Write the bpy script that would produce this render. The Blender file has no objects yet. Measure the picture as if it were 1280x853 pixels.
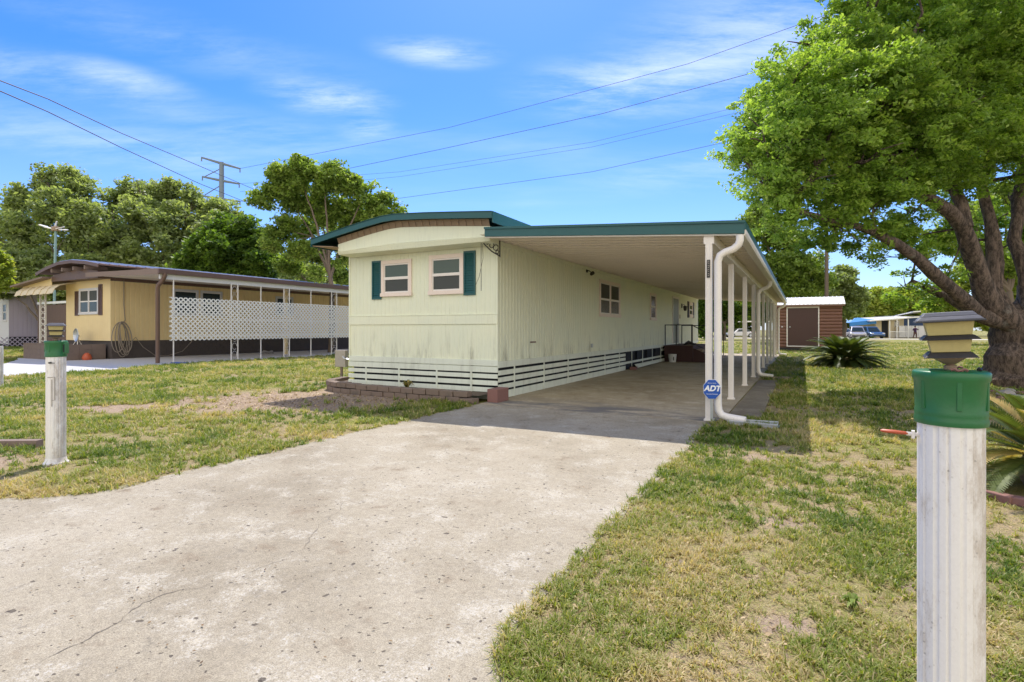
import bpy, bmesh, math, random
import numpy as np
from mathutils import Vector, Matrix
random.seed(7); rng = np.random.default_rng(7)
sc = bpy.context.scene; col = sc.collection
R = math.radians
F, CX, HY, H = 670.0, 640.0, 412.0, 1.3
ROT = -math.atan2(363, 670)
UX = Vector((math.cos(ROT), math.sin(ROT), 0)); VY = Vector((-math.sin(ROT), math.cos(ROT), 0))
C0 = Vector((-.27, 9.9, 0))
def L(u, v, z=0): return C0 + UX*u + VY*v + Vector((0, 0, z))          # house grid to world
def at(px, py, d): return Vector(((px-CX)/F*d, d, H+(HY-py)/F*d))
def gd(px, py):
    d = H*F/(py-HY); return Vector(((px-CX)/F*d, d, 0))

# ------------------------------------------------------------------ materials
def newmat(name):
    m = bpy.data.materials.new(name); m.use_nodes = True
    return m, m.node_tree, m.node_tree.nodes['Principled BSDF']
def N(nt, t, **k):
    n = nt.nodes.new(t)
    for a, b in k.items():
        if a in n.inputs.keys() if isinstance(a, str) else False: n.inputs[a].default_value = b
        else: setattr(n, a, b)
    return n
def noise(nt, scale, detail=4, rough=.55, vec=None, stretch=None):
    n = nt.nodes.new('ShaderNodeTexNoise'); n.inputs['Scale'].default_value = scale
    n.inputs['Detail'].default_value = detail; n.inputs['Roughness'].default_value = rough
    if vec is None:
        tc = nt.nodes.new('ShaderNodeTexCoord'); vec = tc.outputs['Object']
    if stretch:
        mp = nt.nodes.new('ShaderNodeMapping'); mp.inputs['Scale'].default_value = stretch
        nt.links.new(vec, mp.inputs['Vector']); vec = mp.outputs[0]
    nt.links.new(vec, n.inputs['Vector']); return n.outputs['Fac']
def ramp(nt, fac, stops, interp='LINEAR'):
    r = nt.nodes.new('ShaderNodeValToRGB'); e = r.color_ramp.elements; r.color_ramp.interpolation = interp
    while len(e) < len(stops): e.new(.5)
    for i, (p, c) in enumerate(stops):
        e[i].position = p; e[i].color = (*c, 1) if len(c) == 3 else c
    nt.links.new(fac, r.inputs['Fac']); return r.outputs['Color']
def mix(nt, fac, a, b, mode='MIX'):
    m = nt.nodes.new('ShaderNodeMix'); m.data_type = 'RGBA'; m.blend_type = mode
    for s, x in ((0, fac), (6, a), (7, b)):
        if isinstance(x, (int, float)): m.inputs[s].default_value = x
        elif isinstance(x, tuple): m.inputs[s].default_value = (*x, 1)
        else: nt.links.new(x, m.inputs[s])
    return m.outputs[2]
def bump(nt, fac, strength=.3, dist=.01, prev=None):
    b = nt.nodes.new('ShaderNodeBump'); b.inputs['Strength'].default_value = strength; b.inputs['Distance'].default_value = dist
    nt.links.new(fac, b.inputs['Height'])
    if prev is not None: nt.links.new(prev, b.inputs['Normal'])
    return b.outputs[0]
def ss(nt, x, a, b):
    m = nt.nodes.new('ShaderNodeMapRange'); m.interpolation_type = 'SMOOTHSTEP'
    m.inputs['From Min'].default_value = a; m.inputs['From Max'].default_value = b
    nt.links.new(x, m.inputs['Value']); return m.outputs[0]
def worn(name, c, c2=None, rough=.6, scale=3, amt=.5, stretch=None, fine=60, bmp=.15, metal=0, spec=.5):
    """a base colour with weathering stains of its own shape and a light bump"""
    m, nt, p = newmat(name)
    c2 = c2 or tuple(x*.6 for x in c)
    f = noise(nt, scale, 6, .65, stretch=stretch)
    f2 = ss(nt, f, .5, .8)
    mu = nt.nodes.new('ShaderNodeMath'); mu.operation = 'MULTIPLY'; mu.inputs[1].default_value = amt; nt.links.new(f2, mu.inputs[0])
    g = noise(nt, fine, 3, .6)
    cc = mix(nt, mu.outputs[0], c, c2)
    cc = mix(nt, .25, cc, ramp(nt, g, [(.3, tuple(x*.75 for x in c)), (.7, tuple(min(1, x*1.15) for x in c))]))
    nt.links.new(cc, p.inputs['Base Color'])
    p.inputs['Roughness'].default_value = rough; p.inputs['Metallic'].default_value = metal
    p.inputs['Specular IOR Level'].default_value = spec
    nt.links.new(bump(nt, g, bmp, .004), p.inputs['Normal'])
    return m
M = {}
# painted siding of the main house: mildew streaks low on the wall, wear of its own shape
def siding(name, c, c2, grime):
    m, nt, p = newmat(name)
    tc = nt.nodes.new('ShaderNodeTexCoord'); sp = nt.nodes.new('ShaderNodeSeparateXYZ'); nt.links.new(tc.outputs['Object'], sp.inputs[0])
    st = noise(nt, 1.6, 6, .7, stretch=(3, 3, .6)); bl = noise(nt, 1.1, 5, .6)
    low = ss(nt, sp.outputs['Z'], 1.5, .45)
    a = nt.nodes.new('ShaderNodeMath'); a.operation = 'MULTIPLY'; nt.links.new(low, a.inputs[0]); nt.links.new(ss(nt, st, .47, .72), a.inputs[1])
    streak = noise(nt, 9, 5, .7, stretch=(5, 5, .25))
    b = nt.nodes.new('ShaderNodeMath'); b.operation = 'MULTIPLY'; nt.links.new(ss(nt, streak, .5, .8), b.inputs[0]); b.inputs[1].default_value = .32
    s = nt.nodes.new('ShaderNodeMath'); s.operation = 'MULTIPLY_ADD'; s.use_clamp = True
    nt.links.new(a.outputs[0], s.inputs[0]); s.inputs[1].default_value = grime; nt.links.new(b.outputs[0], s.inputs[2])
    cc = mix(nt, ss(nt, bl, .3, .7), c, c2)
    cc = mix(nt, s.outputs[0], cc, (.30, .29, .22))
    nt.links.new(cc, p.inputs['Base Color']); p.inputs['Roughness'].default_value = .55
    nt.links.new(bump(nt, noise(nt, 25, 3), .12, .004), p.inputs['Normal'])
    return m
M['cream'] = siding('cream_siding', (.79, .795, .60), (.74, .765, .60), .95)
M['skirt'] = siding('skirt_boards', (.74, .77, .65), (.68, .71, .60), .3)
M['yellow'] = siding('yellow_siding', (.83, .64, .32), (.78, .59, .29), .12)
M['white'] = worn('white_paint', (.80, .745, .69), (.52, .50, .46), .5, 4, .35, (1, 1, .4))
M['soffit'] = worn('soffit_pan', (.76, .68, .59), (.46, .38, .28), .5, .7, .6, (1, .5, 1))
M['pink_white'] = worn('window_trim', (.82, .69, .60), (.6, .5, .47), .5, 4, .3)
M['teal'] = worn('teal_trim', (.01, .085, .088), (.025, .11, .11), .42, 5, .5)
M['teal_roof'] = worn('teal_roof', (.02, .09, .085), (.08, .10, .08), .5, 3, .6)
M['brown_metal'] = worn('brown_metal', (.125, .07, .048), (.17, .12, .09), .5, 4, .5)
M['brown_strip'] = worn('brown_strip', (.30, .22, .15), (.19, .13, .09), .7, 9, .6)
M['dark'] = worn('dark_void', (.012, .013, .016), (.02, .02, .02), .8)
M['iron'] = worn('wrought_iron', (.03, .027, .025), (.08, .05, .035), .5, 12, .5)
M['deck'] = worn('dark_red_wood', (.06, .024, .022), (.10, .06, .05), .7, 8, .5)
M['tan_wood'] = worn('tan_wood', (.34, .24, .16), (.2, .14, .1), .75, 8, .5)
M['door'] = worn('grey_green_door', (.20, .23, .22), (.3, .3, .28), .4, 4, .3)
M['brick'] = worn('edging_brick', (.20, .145, .11), (.085, .08, .065), .9, 4, 1.0, fine=40, bmp=.8)
M['red_block'] = worn('red_block', (.24, .12, .10), (.2, .1, .08), .9, 8, .6, bmp=.8)
M['soil'] = worn('soil', (.13, .095, .065), (.07, .05, .035), .95, 10, .6, bmp=1)
M['block_wall'] = worn('block_wall', (.085, .068, .06), (.045, .04, .04), .9, 5, .7, bmp=.9)
M['block_brown'] = worn('block_brown', (.19, .14, .115), (.10, .08, .07), .9, 5, .7, bmp=.9)
M['lavender'] = worn('lavender_siding', (.42, .36, .44), (.36, .32, .38), .6)
M['pale'] = worn('pale_house_paint', (.62, .60, .60), (.5, .48, .46), .6)
M['awning'] = worn('cream_awning', (.70, .58, .38), (.5, .4, .28), .6)
M['fence'] = worn('brown_fence', (.15, .10, .085), (.08, .06, .05), .85, 6, .7, (4, 4, .4))
M['log'] = worn('log_siding', (.20, .095, .065), (.12, .06, .045), .65, 4, .7, (.5, 1, 4))
M['shed_door'] = worn('shed_door', (.075, .036, .03), (.07, .04, .035), .55)
M['tin'] = worn('white_tin', (.80, .78, .75), (.62, .6, .57), .4, 3, .3)
M['galv'] = worn('galvanised', (.50, .52, .56), (.3, .32, .35), .3, 6, .5, metal=.6)
M['bucket'] = worn('bucket_plastic', (.66, .66, .64), (.4, .38, .3), .5)
M['blue_sign'] = worn('sign_blue', (.01, .085, .42), (.02, .1, .4), .35)
M['sign_white'] = worn('sign_white', (.85, .86, .88), (.8, .8, .82), .4)
M['red'] = worn('red_plastic', (.45, .085, .03), (.4, .06, .03), .45)
M['hose'] = worn('hose_rubber', (.27, .22, .17), (.4, .34, .27), .6)
M['stone'] = worn('stone', (.30, .27, .24), (.18, .16, .14), .9, 6, .8, bmp=.8)
M['wood_grey'] = worn('weathered_wood', (.22, .16, .13), (.12, .09, .07), .9, 6, .8, (6, 6, .5))
M['pole_wood'] = worn('pole_wood', (.16, .12, .09), (.1, .08, .06), .9, 3, .7, (6, 6, .3))
M['steel'] = worn('pole_steel', (.16, .20, .25), (.12, .14, .17), .6, 2, .3)
M['wire'] = worn('cable_black', (.03, .03, .035), None, .6)
M['wire_grey'] = worn('cable_grey', (.04, .055, .09), None, .7)
M['teal_pole'] = worn('pale_teal_pole', (.25, .38, .37), (.28, .36, .34), .5)
M['meter'] = worn('meter_box', (.42, .37, .32), (.25, .2, .17), .7, 9, .6)
M['lamp_yellow'] = worn('amber_plastic', (.50, .42, .17), (.40, .33, .16), .38, 7, .4, (9, 9, .5))
M['lamp_dark'] = worn('bronze_plastic', (.028, .025, .024), (.10, .09, .08), .5, 6, .5)
M['lamp_top'] = worn('weathered_panel', (.10, .10, .12), (.34, .31, .25), .55, 3, .6, (.6, 5, 5))
M['blue_tarp'] = worn('blue_tarp', (.02, .20, .50), (.02, .14, .36), .5)
M['blue_panel'] = worn('blue_panel', (.015, .06, .20), (.01, .05, .14), .5)
M['skin'] = worn('skin', (.28, .16, .11), None, .6)
M['cloth_dark'] = worn('dark_cloth', (.05, .02, .07), (.07, .03, .09), .9)
M['cloth_brown'] = worn('brown_cloth', (.12, .06, .05), None, .9)
M['hair'] = worn('dark_hair', (.015, .011, .01), None, .7)
M['tyre'] = worn('tyre_rubber', (.02, .02, .02), (.04, .04, .04), .85)
M['shell'] = worn('blue_plastic', (.05, .12, .40), None, .5)
def flat(name, c, rough=.4, metal=0, coat=0):
    m, nt, p = newmat(name); p.inputs['Base Color'].default_value = (*c, 1); p.inputs['Roughness'].default_value = rough
    p.inputs['Metallic'].default_value = metal; p.inputs['Coat Weight'].default_value = coat
    nt.links.new(bump(nt, noise(nt, 20), .03, .002), p.inputs['Normal']); return m
M['glass'] = flat('dark_glass', (.022, .032, .03), .12)
M['glass_up'] = flat('curtained_glass', (.055, .085, .065), .25)
M['screen'] = flat('insect_screen', (.055, .06, .055), .6)
M['glass_brown'] = flat('brown_glass', (.05, .035, .03), .25)
M['car_silver'] = flat('car_silver_paint', (.42, .40, .42), .3, .6, .6)
M['car_blue'] = flat('car_blue_paint', (.04, .10, .22), .3, .3, .6)
M['car_white'] = flat('car_white_paint', (.66, .64, .66), .35, 0, .6)
M['lamp_lens'] = flat('lamp_lens', (.6, .6, .6), .15)
M['tail'] = flat('tail_lens', (.35, .02, .02), .2)
# ribbed tin of green cap
M['green'] = worn('green_plastic', (.018, .135, .04), (.045, .16, .06), .38, 5, .4)
# white post with dirt specks
def post_mat():
    m, nt, p = newmat('dirty_white_post')
    a = noise(nt, 5, 8, .8, stretch=(2, 2, .8)); b = noise(nt, 90, 4, .7)
    tc = nt.nodes.new('ShaderNodeTexCoord'); sp = nt.nodes.new('ShaderNodeSeparateXYZ'); nt.links.new(tc.outputs['Object'], sp.inputs[0])
    side = ss(nt, sp.outputs['X'], -.01, .07)
    k = nt.nodes.new('ShaderNodeMath'); k.operation = 'MULTIPLY_ADD'; nt.links.new(side, k.inputs[0]); k.inputs[1].default_value = .14; nt.links.new(a, k.inputs[2])
    dirt = ss(nt, k.outputs[0], .50, .72)
    cc = mix(nt, dirt, (.82, .79, .76), (.50, .43, .36))
    v = nt.nodes.new('ShaderNodeTexVoronoi'); v.inputs['Scale'].default_value = 55; nt.links.new(tc.outputs['Object'], v.inputs['Vector'])
    sp2 = ss(nt, v.outputs['Distance'], .22, .10); q = nt.nodes.new('ShaderNodeMath'); q.operation = 'MULTIPLY'
    nt.links.new(sp2, q.inputs[0]); nt.links.new(ss(nt, a, .46, .66), q.inputs[1])
    cc = mix(nt, q.outputs[0], cc, (.20, .18, .16))
    cc = mix(nt, .2, cc, ramp(nt, b, [(.3, (.6, .58, .56)), (.7, (.85, .83, .82))]))
    nt.links.new(cc, p.inputs['Base Color']); p.inputs['Roughness'].default_value = .5
    nt.links.new(bump(nt, b, .08, .003), p.inputs['Normal']); return m
M['post'] = post_mat()
# concrete drive
def concrete(name, dark=1.0, spots=True):
    m, nt, p = newmat(name)
    big = noise(nt, .55, 5, .6); mid = noise(nt, 2.6, 6, .68); fine = noise(nt, 120, 3, .7); grit = noise(nt, 34, 5, .75)
    c = ramp(nt, big, [(.32, (.245, .22, .175)), (.5, (.315, .288, .235)), (.68, (.36, .333, .28))])
    c = mix(nt, ss(nt, mid, .50, .72), c, (.40, .375, .32))
    c = mix(nt, ss(nt, mid, .44, .30), c, (.23, .195, .15))
    c = mix(nt, .72, c, mix(nt, grit, (.20, .175, .15), (.84, .80, .74)), 'OVERLAY')
    g2 = ss(nt, noise(nt, 150, 4, .9), .40, .60); c = mix(nt, .55, c, mix(nt, g2, (.26, .25, .24), (.74, .74, .73)), 'OVERLAY')
    g3 = ss(nt, noise(nt, 5.5, 8, .8), .56, .70); g3m = nt.nodes.new('ShaderNodeMath'); g3m.operation = 'MULTIPLY'; g3m.inputs[1].default_value = .75; nt.links.new(g3, g3m.inputs[0]); c = mix(nt, g3m.outputs[0], c, (.17, .15, .12))
    tc = nt.nodes.new('ShaderNodeTexCoord')
    agg = noise(nt, 70, 4, .8)
    mm = nt.nodes.new('ShaderNodeMath'); mm.operation = 'MULTIPLY'; nt.links.new(ss(nt, mid, .47, .62), mm.inputs[0]); nt.links.new(ss(nt, agg, .52, .62), mm.inputs[1])
    c = mix(nt, mm.outputs[0], c, (.46, .43, .38))
    mm2 = nt.nodes.new('ShaderNodeMath'); mm2.operation = 'MULTIPLY'; nt.links.new(ss(nt, mid, .47, .62), mm2.inputs[0]); nt.links.new(ss(nt, agg, .42, .34), mm2.inputs[1])
    c = mix(nt, mm2.outputs[0], c, (.17, .15, .13))
    bn = bump(nt, grit, .5, .006); bn = bump(nt, fine, .3, .003, bn)
    if spots:
        for sc_, th, st, msk in ((5.2, .12, (1, 1.5, 1), 1.7), (10, .15, (1.5, 1, 1), 2.3), (23, .22, (1, 1.3, 1), 2)):
            mp = nt.nodes.new('ShaderNodeMapping'); mp.inputs['Scale'].default_value = st; nt.links.new(tc.outputs['Object'], mp.inputs[0])
            wob = nt.nodes.new('ShaderNodeTexNoise'); wob.inputs['Scale'].default_value = 22; nt.links.new(mp.outputs[0], wob.inputs['Vector'])
            ad = nt.nodes.new('ShaderNodeMix'); ad.data_type = 'VECTOR'; ad.inputs[0].default_value = .045
            nt.links.new(mp.outputs[0], ad.inputs[4]); nt.links.new(wob.outputs['Color'], ad.inputs[5])
            v = nt.nodes.new('ShaderNodeTexVoronoi'); v.inputs['Scale'].default_value = sc_; nt.links.new(ad.outputs[1], v.inputs['Vector'])
            sepc = nt.nodes.new('ShaderNodeSeparateColor'); nt.links.new(v.outputs['Color'], sepc.inputs[0])
            t = nt.nodes.new('ShaderNodeMath'); t.operation = 'MULTIPLY'; t.inputs[1].default_value = th; nt.links.new(ss(nt, sepc.outputs[0], .3, 1), t.inputs[0])
            d = nt.nodes.new('ShaderNodeMath'); d.operation = 'SUBTRACT'; nt.links.new(t.outputs[0], d.inputs[0]); nt.links.new(v.outputs['Distance'], d.inputs[1])
            pit = ss(nt, d.outputs[0], .0, .035)
            pm = nt.nodes.new('ShaderNodeMath'); pm.operation = 'MULTIPLY'; nt.links.new(pit, pm.inputs[0]); pm.inputs[1].default_value = .8
            c = mix(nt, pm.outputs[0], c, (.075, .06, .05)); 
            iv = nt.nodes.new('ShaderNodeMath'); iv.operation = 'SUBTRACT'; iv.inputs[0].default_value = 1; nt.links.new(pit, iv.inputs[1])
            bn = bump(nt, iv.outputs[0], .7, .008, bn)
    if dark != 1: c = mix(nt, 1.0, c, (dark, dark*.975, dark*.93), 'MULTIPLY')
    nt.links.new(c, p.inputs['Base Color']); p.inputs['Roughness'].default_value = .88; p.inputs['Specular IOR Level'].default_value = .25
    nt.links.new(bn, p.inputs['Normal']); return m
M['concrete'] = concrete('drive_concrete')
def slab_mat():
    m = concrete('carport_concrete', 1.22, False); nt = m.node_tree; p = nt.nodes['Principled BSDF']
    src = p.inputs['Base Color'].links[0].from_socket
    tc = nt.nodes.new('ShaderNodeTexCoord'); sp = nt.nodes.new('ShaderNodeSeparateXYZ'); nt.links.new(tc.outputs['Object'], sp.inputs[0])
    # damp grimy strip where rain runs off the roof edge, plus old oil marks
    a = ss(nt, sp.outputs['Y'], 1.0, -.3)
    n1 = noise(nt, 1.3, 6, .7, stretch=(.5, 1.6, 1)); n2 = noise(nt, .9, 5, .7)
    k = nt.nodes.new('ShaderNodeMath'); k.operation = 'MULTIPLY'; nt.links.new(a, k.inputs[0]); nt.links.new(ss(nt, n1, .42, .62), k.inputs[1])
    c = mix(nt, k.outputs[0], src, (.17, .16, .155))
    k2 = nt.nodes.new('ShaderNodeMath'); k2.operation = 'MULTIPLY'; nt.links.new(ss(nt, n2, .56, .72), k2.inputs[0]); k2.inputs[1].default_value = .55
    c = mix(nt, k2.outputs[0], c, (.24, .20, .16))
    nt.links.new(c, p.inputs['Base Color']); return m
M['slab'] = slab_mat()
M['walk'] = concrete('walk_concrete', .62, False)
M['pale_slab'] = worn('pale_slab', (.50, .49, .50), (.42, .40, .40), .85, 1.2, .5, fine=30, bmp=.4)
M['road'] = worn('road_surface', (.55, .50, .43), (.4, .37, .33), .9, 1, .5)
M['asphalt'] = worn('asphalt', (.07, .068, .065), (.1, .095, .09), .9, 2, .5, fine=80, bmp=.8)

def ground_mat():
    m, nt, p = newmat('lawn_ground')
    tc = nt.nodes.new('ShaderNodeTexCoord'); sp = nt.nodes.new('ShaderNodeSeparateXYZ'); nt.links.new(tc.outputs['Object'], sp.inputs[0])
    big = noise(nt, .22, 4, .6); mid = noise(nt, 1.1, 6, .68); small = noise(nt, 9, 6, .75); fine = ss(nt, noise(nt, 90, 6, .9), .36, .64)
    green = mix(nt, fine, (.10, .12, .022), (.31, .31, .065))
    straw = mix(nt, fine, (.20, .15, .085), (.48, .38, .24))
    dirt = mix(nt, fine, (.23, .165, .115), (.46, .355, .265))
    # nearer and to the right the turf is drier
    dry = noise(nt, .55, 6, .7)
    bias = nt.nodes.new('ShaderNodeMath'); bias.operation = 'MULTIPLY_ADD'; nt.links.new(ss(nt, sp.outputs['Y'], 12, 3), bias.inputs[0]); bias.inputs[1].default_value = .10; nt.links.new(dry, bias.inputs[2])
    c = mix(nt, ss(nt, bias.outputs[0], .42, .62), green, straw)
    c = mix(nt, ss(nt, small, .55, .66), c, green)
    c = mix(nt, ss(nt, mid, .64, .74), c, dirt)
    # bare dirt beside the planter bed
    for (px, py, rx, ry) in BARE:
        w = Vector((px, py, 0))
        s = nt.nodes.new('ShaderNodeMapping'); s.inputs['Location'].default_value = (-px/rx, -py/ry, 0); s.inputs['Scale'].default_value = (1/rx, 1/ry, 0)
        nt.links.new(tc.outputs['Object'], s.inputs[0])
        ln = nt.nodes.new('ShaderNodeVectorMath'); ln.operation = 'LENGTH'; nt.links.new(s.outputs[0], ln.inputs[0])
        q = nt.nodes.new('ShaderNodeMath'); q.operation = 'MULTIPLY_ADD'; nt.links.new(mid, q.inputs[0]); q.inputs[1].default_value = .9; nt.links.new(ln.outputs['Value'], q.inputs[2])
        c = mix(nt, ss(nt, q.outputs[0], 1.65, 1.3), c, dirt)
    nt.links.new(c, p.inputs['Base Color']); p.inputs['Roughness'].default_value = .95; p.inputs['Specular IOR Level'].default_value = .1
    nt.links.new(bump(nt, fine, .5, .008, bump(nt, small, .3, .02)), p.inputs['Normal'])
    return m
BARE = [(-3.8, 9.8, 2.7, 1.7), (1.85, 3.6, .22, .16), (2.5, 5.4, .35, .2), (-5.3, 5.2, .6, .35), (-6.6, 8.8, .8, .5), (1.2, 2.35, .16, .09), (2.1, 2.7, .2, .1)]
M['ground'] = ground_mat()

def leaf_mat(name, lo, hi, yellow, trans=.35):
    m = bpy.data.materials.new(name); m.use_nodes = True; nt = m.node_tree; nt.nodes.clear()
    out = nt.nodes.new('ShaderNodeOutputMaterial')
    at_ = nt.nodes.new('ShaderNodeAttribute'); at_.attribute_name = 'tint'
    c = ramp(nt, at_.outputs['Fac'], [(0, lo), (.55, hi), (1, yellow)])
    p = nt.nodes.new('ShaderNodeBsdfPrincipled'); p.inputs['Roughness'].default_value = .5; p.inputs['Specular IOR Level'].default_value = .3
    t = nt.nodes.new('ShaderNodeBsdfTranslucent')
    nt.links.new(c, p.inputs['Base Color'])
    c2 = mix(nt, 1.0, c, (1.6, 1.65, .65), 'MULTIPLY'); nt.links.new(c2, t.inputs['Color'])
    mx = nt.nodes.new('ShaderNodeMixShader'); mx.inputs[0].default_value = trans
    nt.links.new(p.outputs[0], mx.inputs[1]); nt.links.new(t.outputs[0], mx.inputs[2]); nt.links.new(mx.outputs[0], out.inputs[0])
    return m
M['leaf_big'] = leaf_mat('leaf_bright', (.075, .14, .028), (.26, .38, .075), (.46, .53, .15), .5)
M['leaf_oak'] = leaf_mat('leaf_oak', (.13, .17, .08), (.29, .345, .155), (.42, .46, .25), .48)
M['leaf_dark'] = leaf_mat('leaf_dark', (.045, .08, .018), (.11, .19, .03), (.26, .36, .06), .45)
M['leaf_mid'] = leaf_mat('leaf_mid', (.09, .145, .035), (.24, .33, .075), (.38, .43, .14), .46)
M['leaf_pale'] = leaf_mat('leaf_pale', (.15, .20, .04), (.32, .38, .07), (.50, .47, .13), .5)
M['grass'] = leaf_mat('grass_blades', (.075, .14, .015), (.235, .275, .045), (.52, .41, .23), .35)
M['sago'] = leaf_mat('sago_leaf', (.035, .06, .014), (.13, .17, .04), (.55, .38, .13), .25)
M['litter'] = leaf_mat('dry_leaves', (.10, .06, .03), (.30, .20, .10), (.55, .42, .25), .2)
M['bark'] = worn('bark', (.30, .215, .165), (.05, .036, .028), .95, 5, 1.0, (2.6, 2.6, .6), fine=22, bmp=1.0)
M['bark_grey'] = worn('bark_grey', (.17, .13, .10), (.09, .07, .055), .95, 4, .9, (2, 2, .5), fine=14, bmp=1.0)
_nt = M['bark'].node_tree
_p = _nt.nodes['Principled BSDF']
_src = _p.inputs['Base Color'].links[0].from_socket; _rg = noise(_nt, 9, 8, .82, stretch=(1.5, 1.5, .38)); _lc = noise(_nt, 2.2, 5, .7)
_c = mix(_nt, ss(_nt, _rg, .42, .58), (.075, .055, .045), _src); _c = mix(_nt, ss(_nt, _lc, .60, .72), _c, (.30, .28, .24))
_nt.links.new(_c, _p.inputs['Base Color']); _nt.links.new(bump(_nt, _rg, 1, .12), _p.inputs['Normal'])

# ------------------------------------------------------------------ mesh helpers
class MB:
    def __init__(s): s.v = []; s.f = []
    def add(s, vs, fs):
        o = len(s.v); s.v += [tuple(x) for x in vs]; s.f += [tuple(i+o for i in f) for f in fs]; return s
    def box(s, x0, x1, y0, y1, z0, z1, tf=None):
        vs = [(x, y, z) for z in (z0, z1) for y in (y0, y1) for x in (x0, x1)]
        if tf: vs = [tf(Vector(p)) for p in vs]
        return s.add(vs, [(0, 2, 3, 1), (4, 5, 7, 6), (0, 1, 5, 4), (2, 6, 7, 3), (0, 4, 6, 2), (1, 3, 7, 5)])
    def prism(s, poly, axis, a, b):
        n = len(poly)
        def mk(p, t): return {'x': (t, p[0], p[1]), 'y': (p[0], t, p[1]), 'z': (p[0], p[1], t)}[axis]
        vs = [mk(p, a) for p in poly]+[mk(p, b) for p in poly]
        return s.add(vs, [tuple(range(n)), tuple(range(2*n-1, n-1, -1))]+[(i, (i+1) % n, n+(i+1) % n, n+i) for i in range(n)])
    def sheet(s, poly, z): return s.add([(p[0], p[1], z) for p in poly], [tuple(range(len(poly)))])
    def tube(s, pts, r, n=8, cap=True, flat=1.0):
        pts = [Vector(p) for p in pts]; rs = r if isinstance(r, (list, tuple)) else [r]*len(pts)
        rings = []; up = None
        for i, p in enumerate(pts):
            t = (pts[min(i+1, len(pts)-1)]-pts[max(i-1, 0)])
            t = t.normalized() if t.length > 1e-9 else Vector((0, 0, 1))
            if up is None: up = Vector((0, 0, 1)) if abs(t.z) < .9 else Vector((1, 0, 0))
            a = t.cross(up); a = a.normalized() if a.length > 1e-6 else t.orthogonal().normalized()
            b = a.cross(t).normalized(); up = b
            rings.append([p+(a*math.cos(2*math.pi*k/n)+b*math.sin(2*math.pi*k/n)*flat)*rs[i] for k in range(n)])
        vs = [q for rg in rings for q in rg]; fs = []
        for i in range(len(rings)-1):
            for k in range(n): fs.append((i*n+k, i*n+(k+1) % n, (i+1)*n+(k+1) % n, (i+1)*n+k))
        if cap: fs += [tuple(range(n-1, -1, -1)), tuple((len(rings)-1)*n+k for k in range(n))]
        return s.add(vs, fs)
    def lathe(s, prof, n=32, cx=0, cy=0, close=True):
        vs = []; fs = []
        for r, z in prof:
            for k in range(n): vs.append((cx+r*math.cos(2*math.pi*k/n), cy+r*math.sin(2*math.pi*k/n), z))
        for i in range(len(prof)-1):
            for k in range(n): fs.append((i*n+k, i*n+(k+1) % n, (i+1)*n+(k+1) % n, (i+1)*n+k))
        if close: fs += [tuple(range(n-1, -1, -1)), tuple((len(prof)-1)*n+k for k in range(n))]
        return s.add(vs, fs)
    def build(s, name, mat, parent=None, smooth=False, bevel=0, loc=None, rotz=0, solid=0):
        me = bpy.data.meshes.new(name); me.from_pydata(s.v, [], s.f); me.update()
        bm = bmesh.new(); bm.from_mesh(me); bmesh.ops.recalc_face_normals(bm, faces=bm.faces); bm.to_mesh(me); bm.free()
        if smooth:
            me.polygons.foreach_set('use_smooth', [True]*len(me.polygons)); me.set_sharp_from_angle(angle=R(40))
        me.materials.append(mat); o = bpy.data.objects.new(name, me); col.objects.link(o)
        if parent: o.parent = parent
        if loc is not None: o.location = loc
        o.rotation_euler.z = rotz
        if solid: md = o.modifiers.new('thick', 'SOLIDIFY'); md.thickness = solid
        if bevel: md = o.modifiers.new('edge', 'BEVEL'); md.width = bevel; md.segments = 2; md.limit_method = 'ANGLE'
        return o
def tag(o, label=None, cat=None, group=None, kind=None):
    for k, x in (('label', label), ('category', cat), ('group', group), ('kind', kind)):
        if x: o[k] = x
    return o
def thing(name, label, cat, loc=(0, 0, 0), rotz=0, group=None):
    o = bpy.data.objects.new(name, None); o.empty_display_size = .2; col.objects.link(o); o.location = loc; o.rotation_euler.z = rotz
    return tag(o, label, cat, group)
def struct(o): o['kind'] = 'structure'; return o
def copy_tree(o, parent=None):
    c = o.copy(); col.objects.link(c)
    if parent: c.parent = parent
    for ch in [x for x in bpy.data.objects if x.parent == o]: copy_tree(ch, c)
    return c
def npmesh(name, verts, faces, mat, tint=None, parent=None, k=4, loc=None):
    me = bpy.data.meshes.new(name); nf = len(faces)
    me.vertices.add(len(verts)); me.vertices.foreach_set('co', np.ascontiguousarray(verts, dtype=np.float32).ravel())
    me.loops.add(nf*k); me.loops.foreach_set('vertex_index', np.ascontiguousarray(faces, dtype=np.int32).ravel())
    me.polygons.add(nf); me.polygons.foreach_set('loop_start', np.arange(0, nf*k, k, dtype=np.int32))
    if tint is not None:
        a = me.attributes.new('tint', 'FLOAT', 'FACE'); a.data.foreach_set('value', np.ascontiguousarray(tint, dtype=np.float32))
    me.update(calc_edges=True); me.materials.append(mat)
    o = bpy.data.objects.new(name, me); col.objects.link(o)
    if parent: o.parent = parent
    if loc is not None: o.location = loc
    return o
def text(name, s, size, mat, parent, loc, rot=(R(90), 0, 0), ext=.0015, shear=0, bold=0):
    cu = bpy.data.curves.new(name, 'FONT'); cu.body = s; cu.size = size; cu.extrude = ext; cu.shear = shear; cu.offset = bold
    cu.align_x = 'CENTER'; cu.align_y = 'CENTER'; cu.materials.append(mat)
    tmp = bpy.data.objects.new(name, cu); me = bpy.data.meshes.new_from_object(tmp); bpy.data.objects.remove(tmp); o = bpy.data.objects.new(name, me); col.objects.link(o); o.parent = parent; o.location = loc; o.rotation_euler = rot; return o
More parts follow.
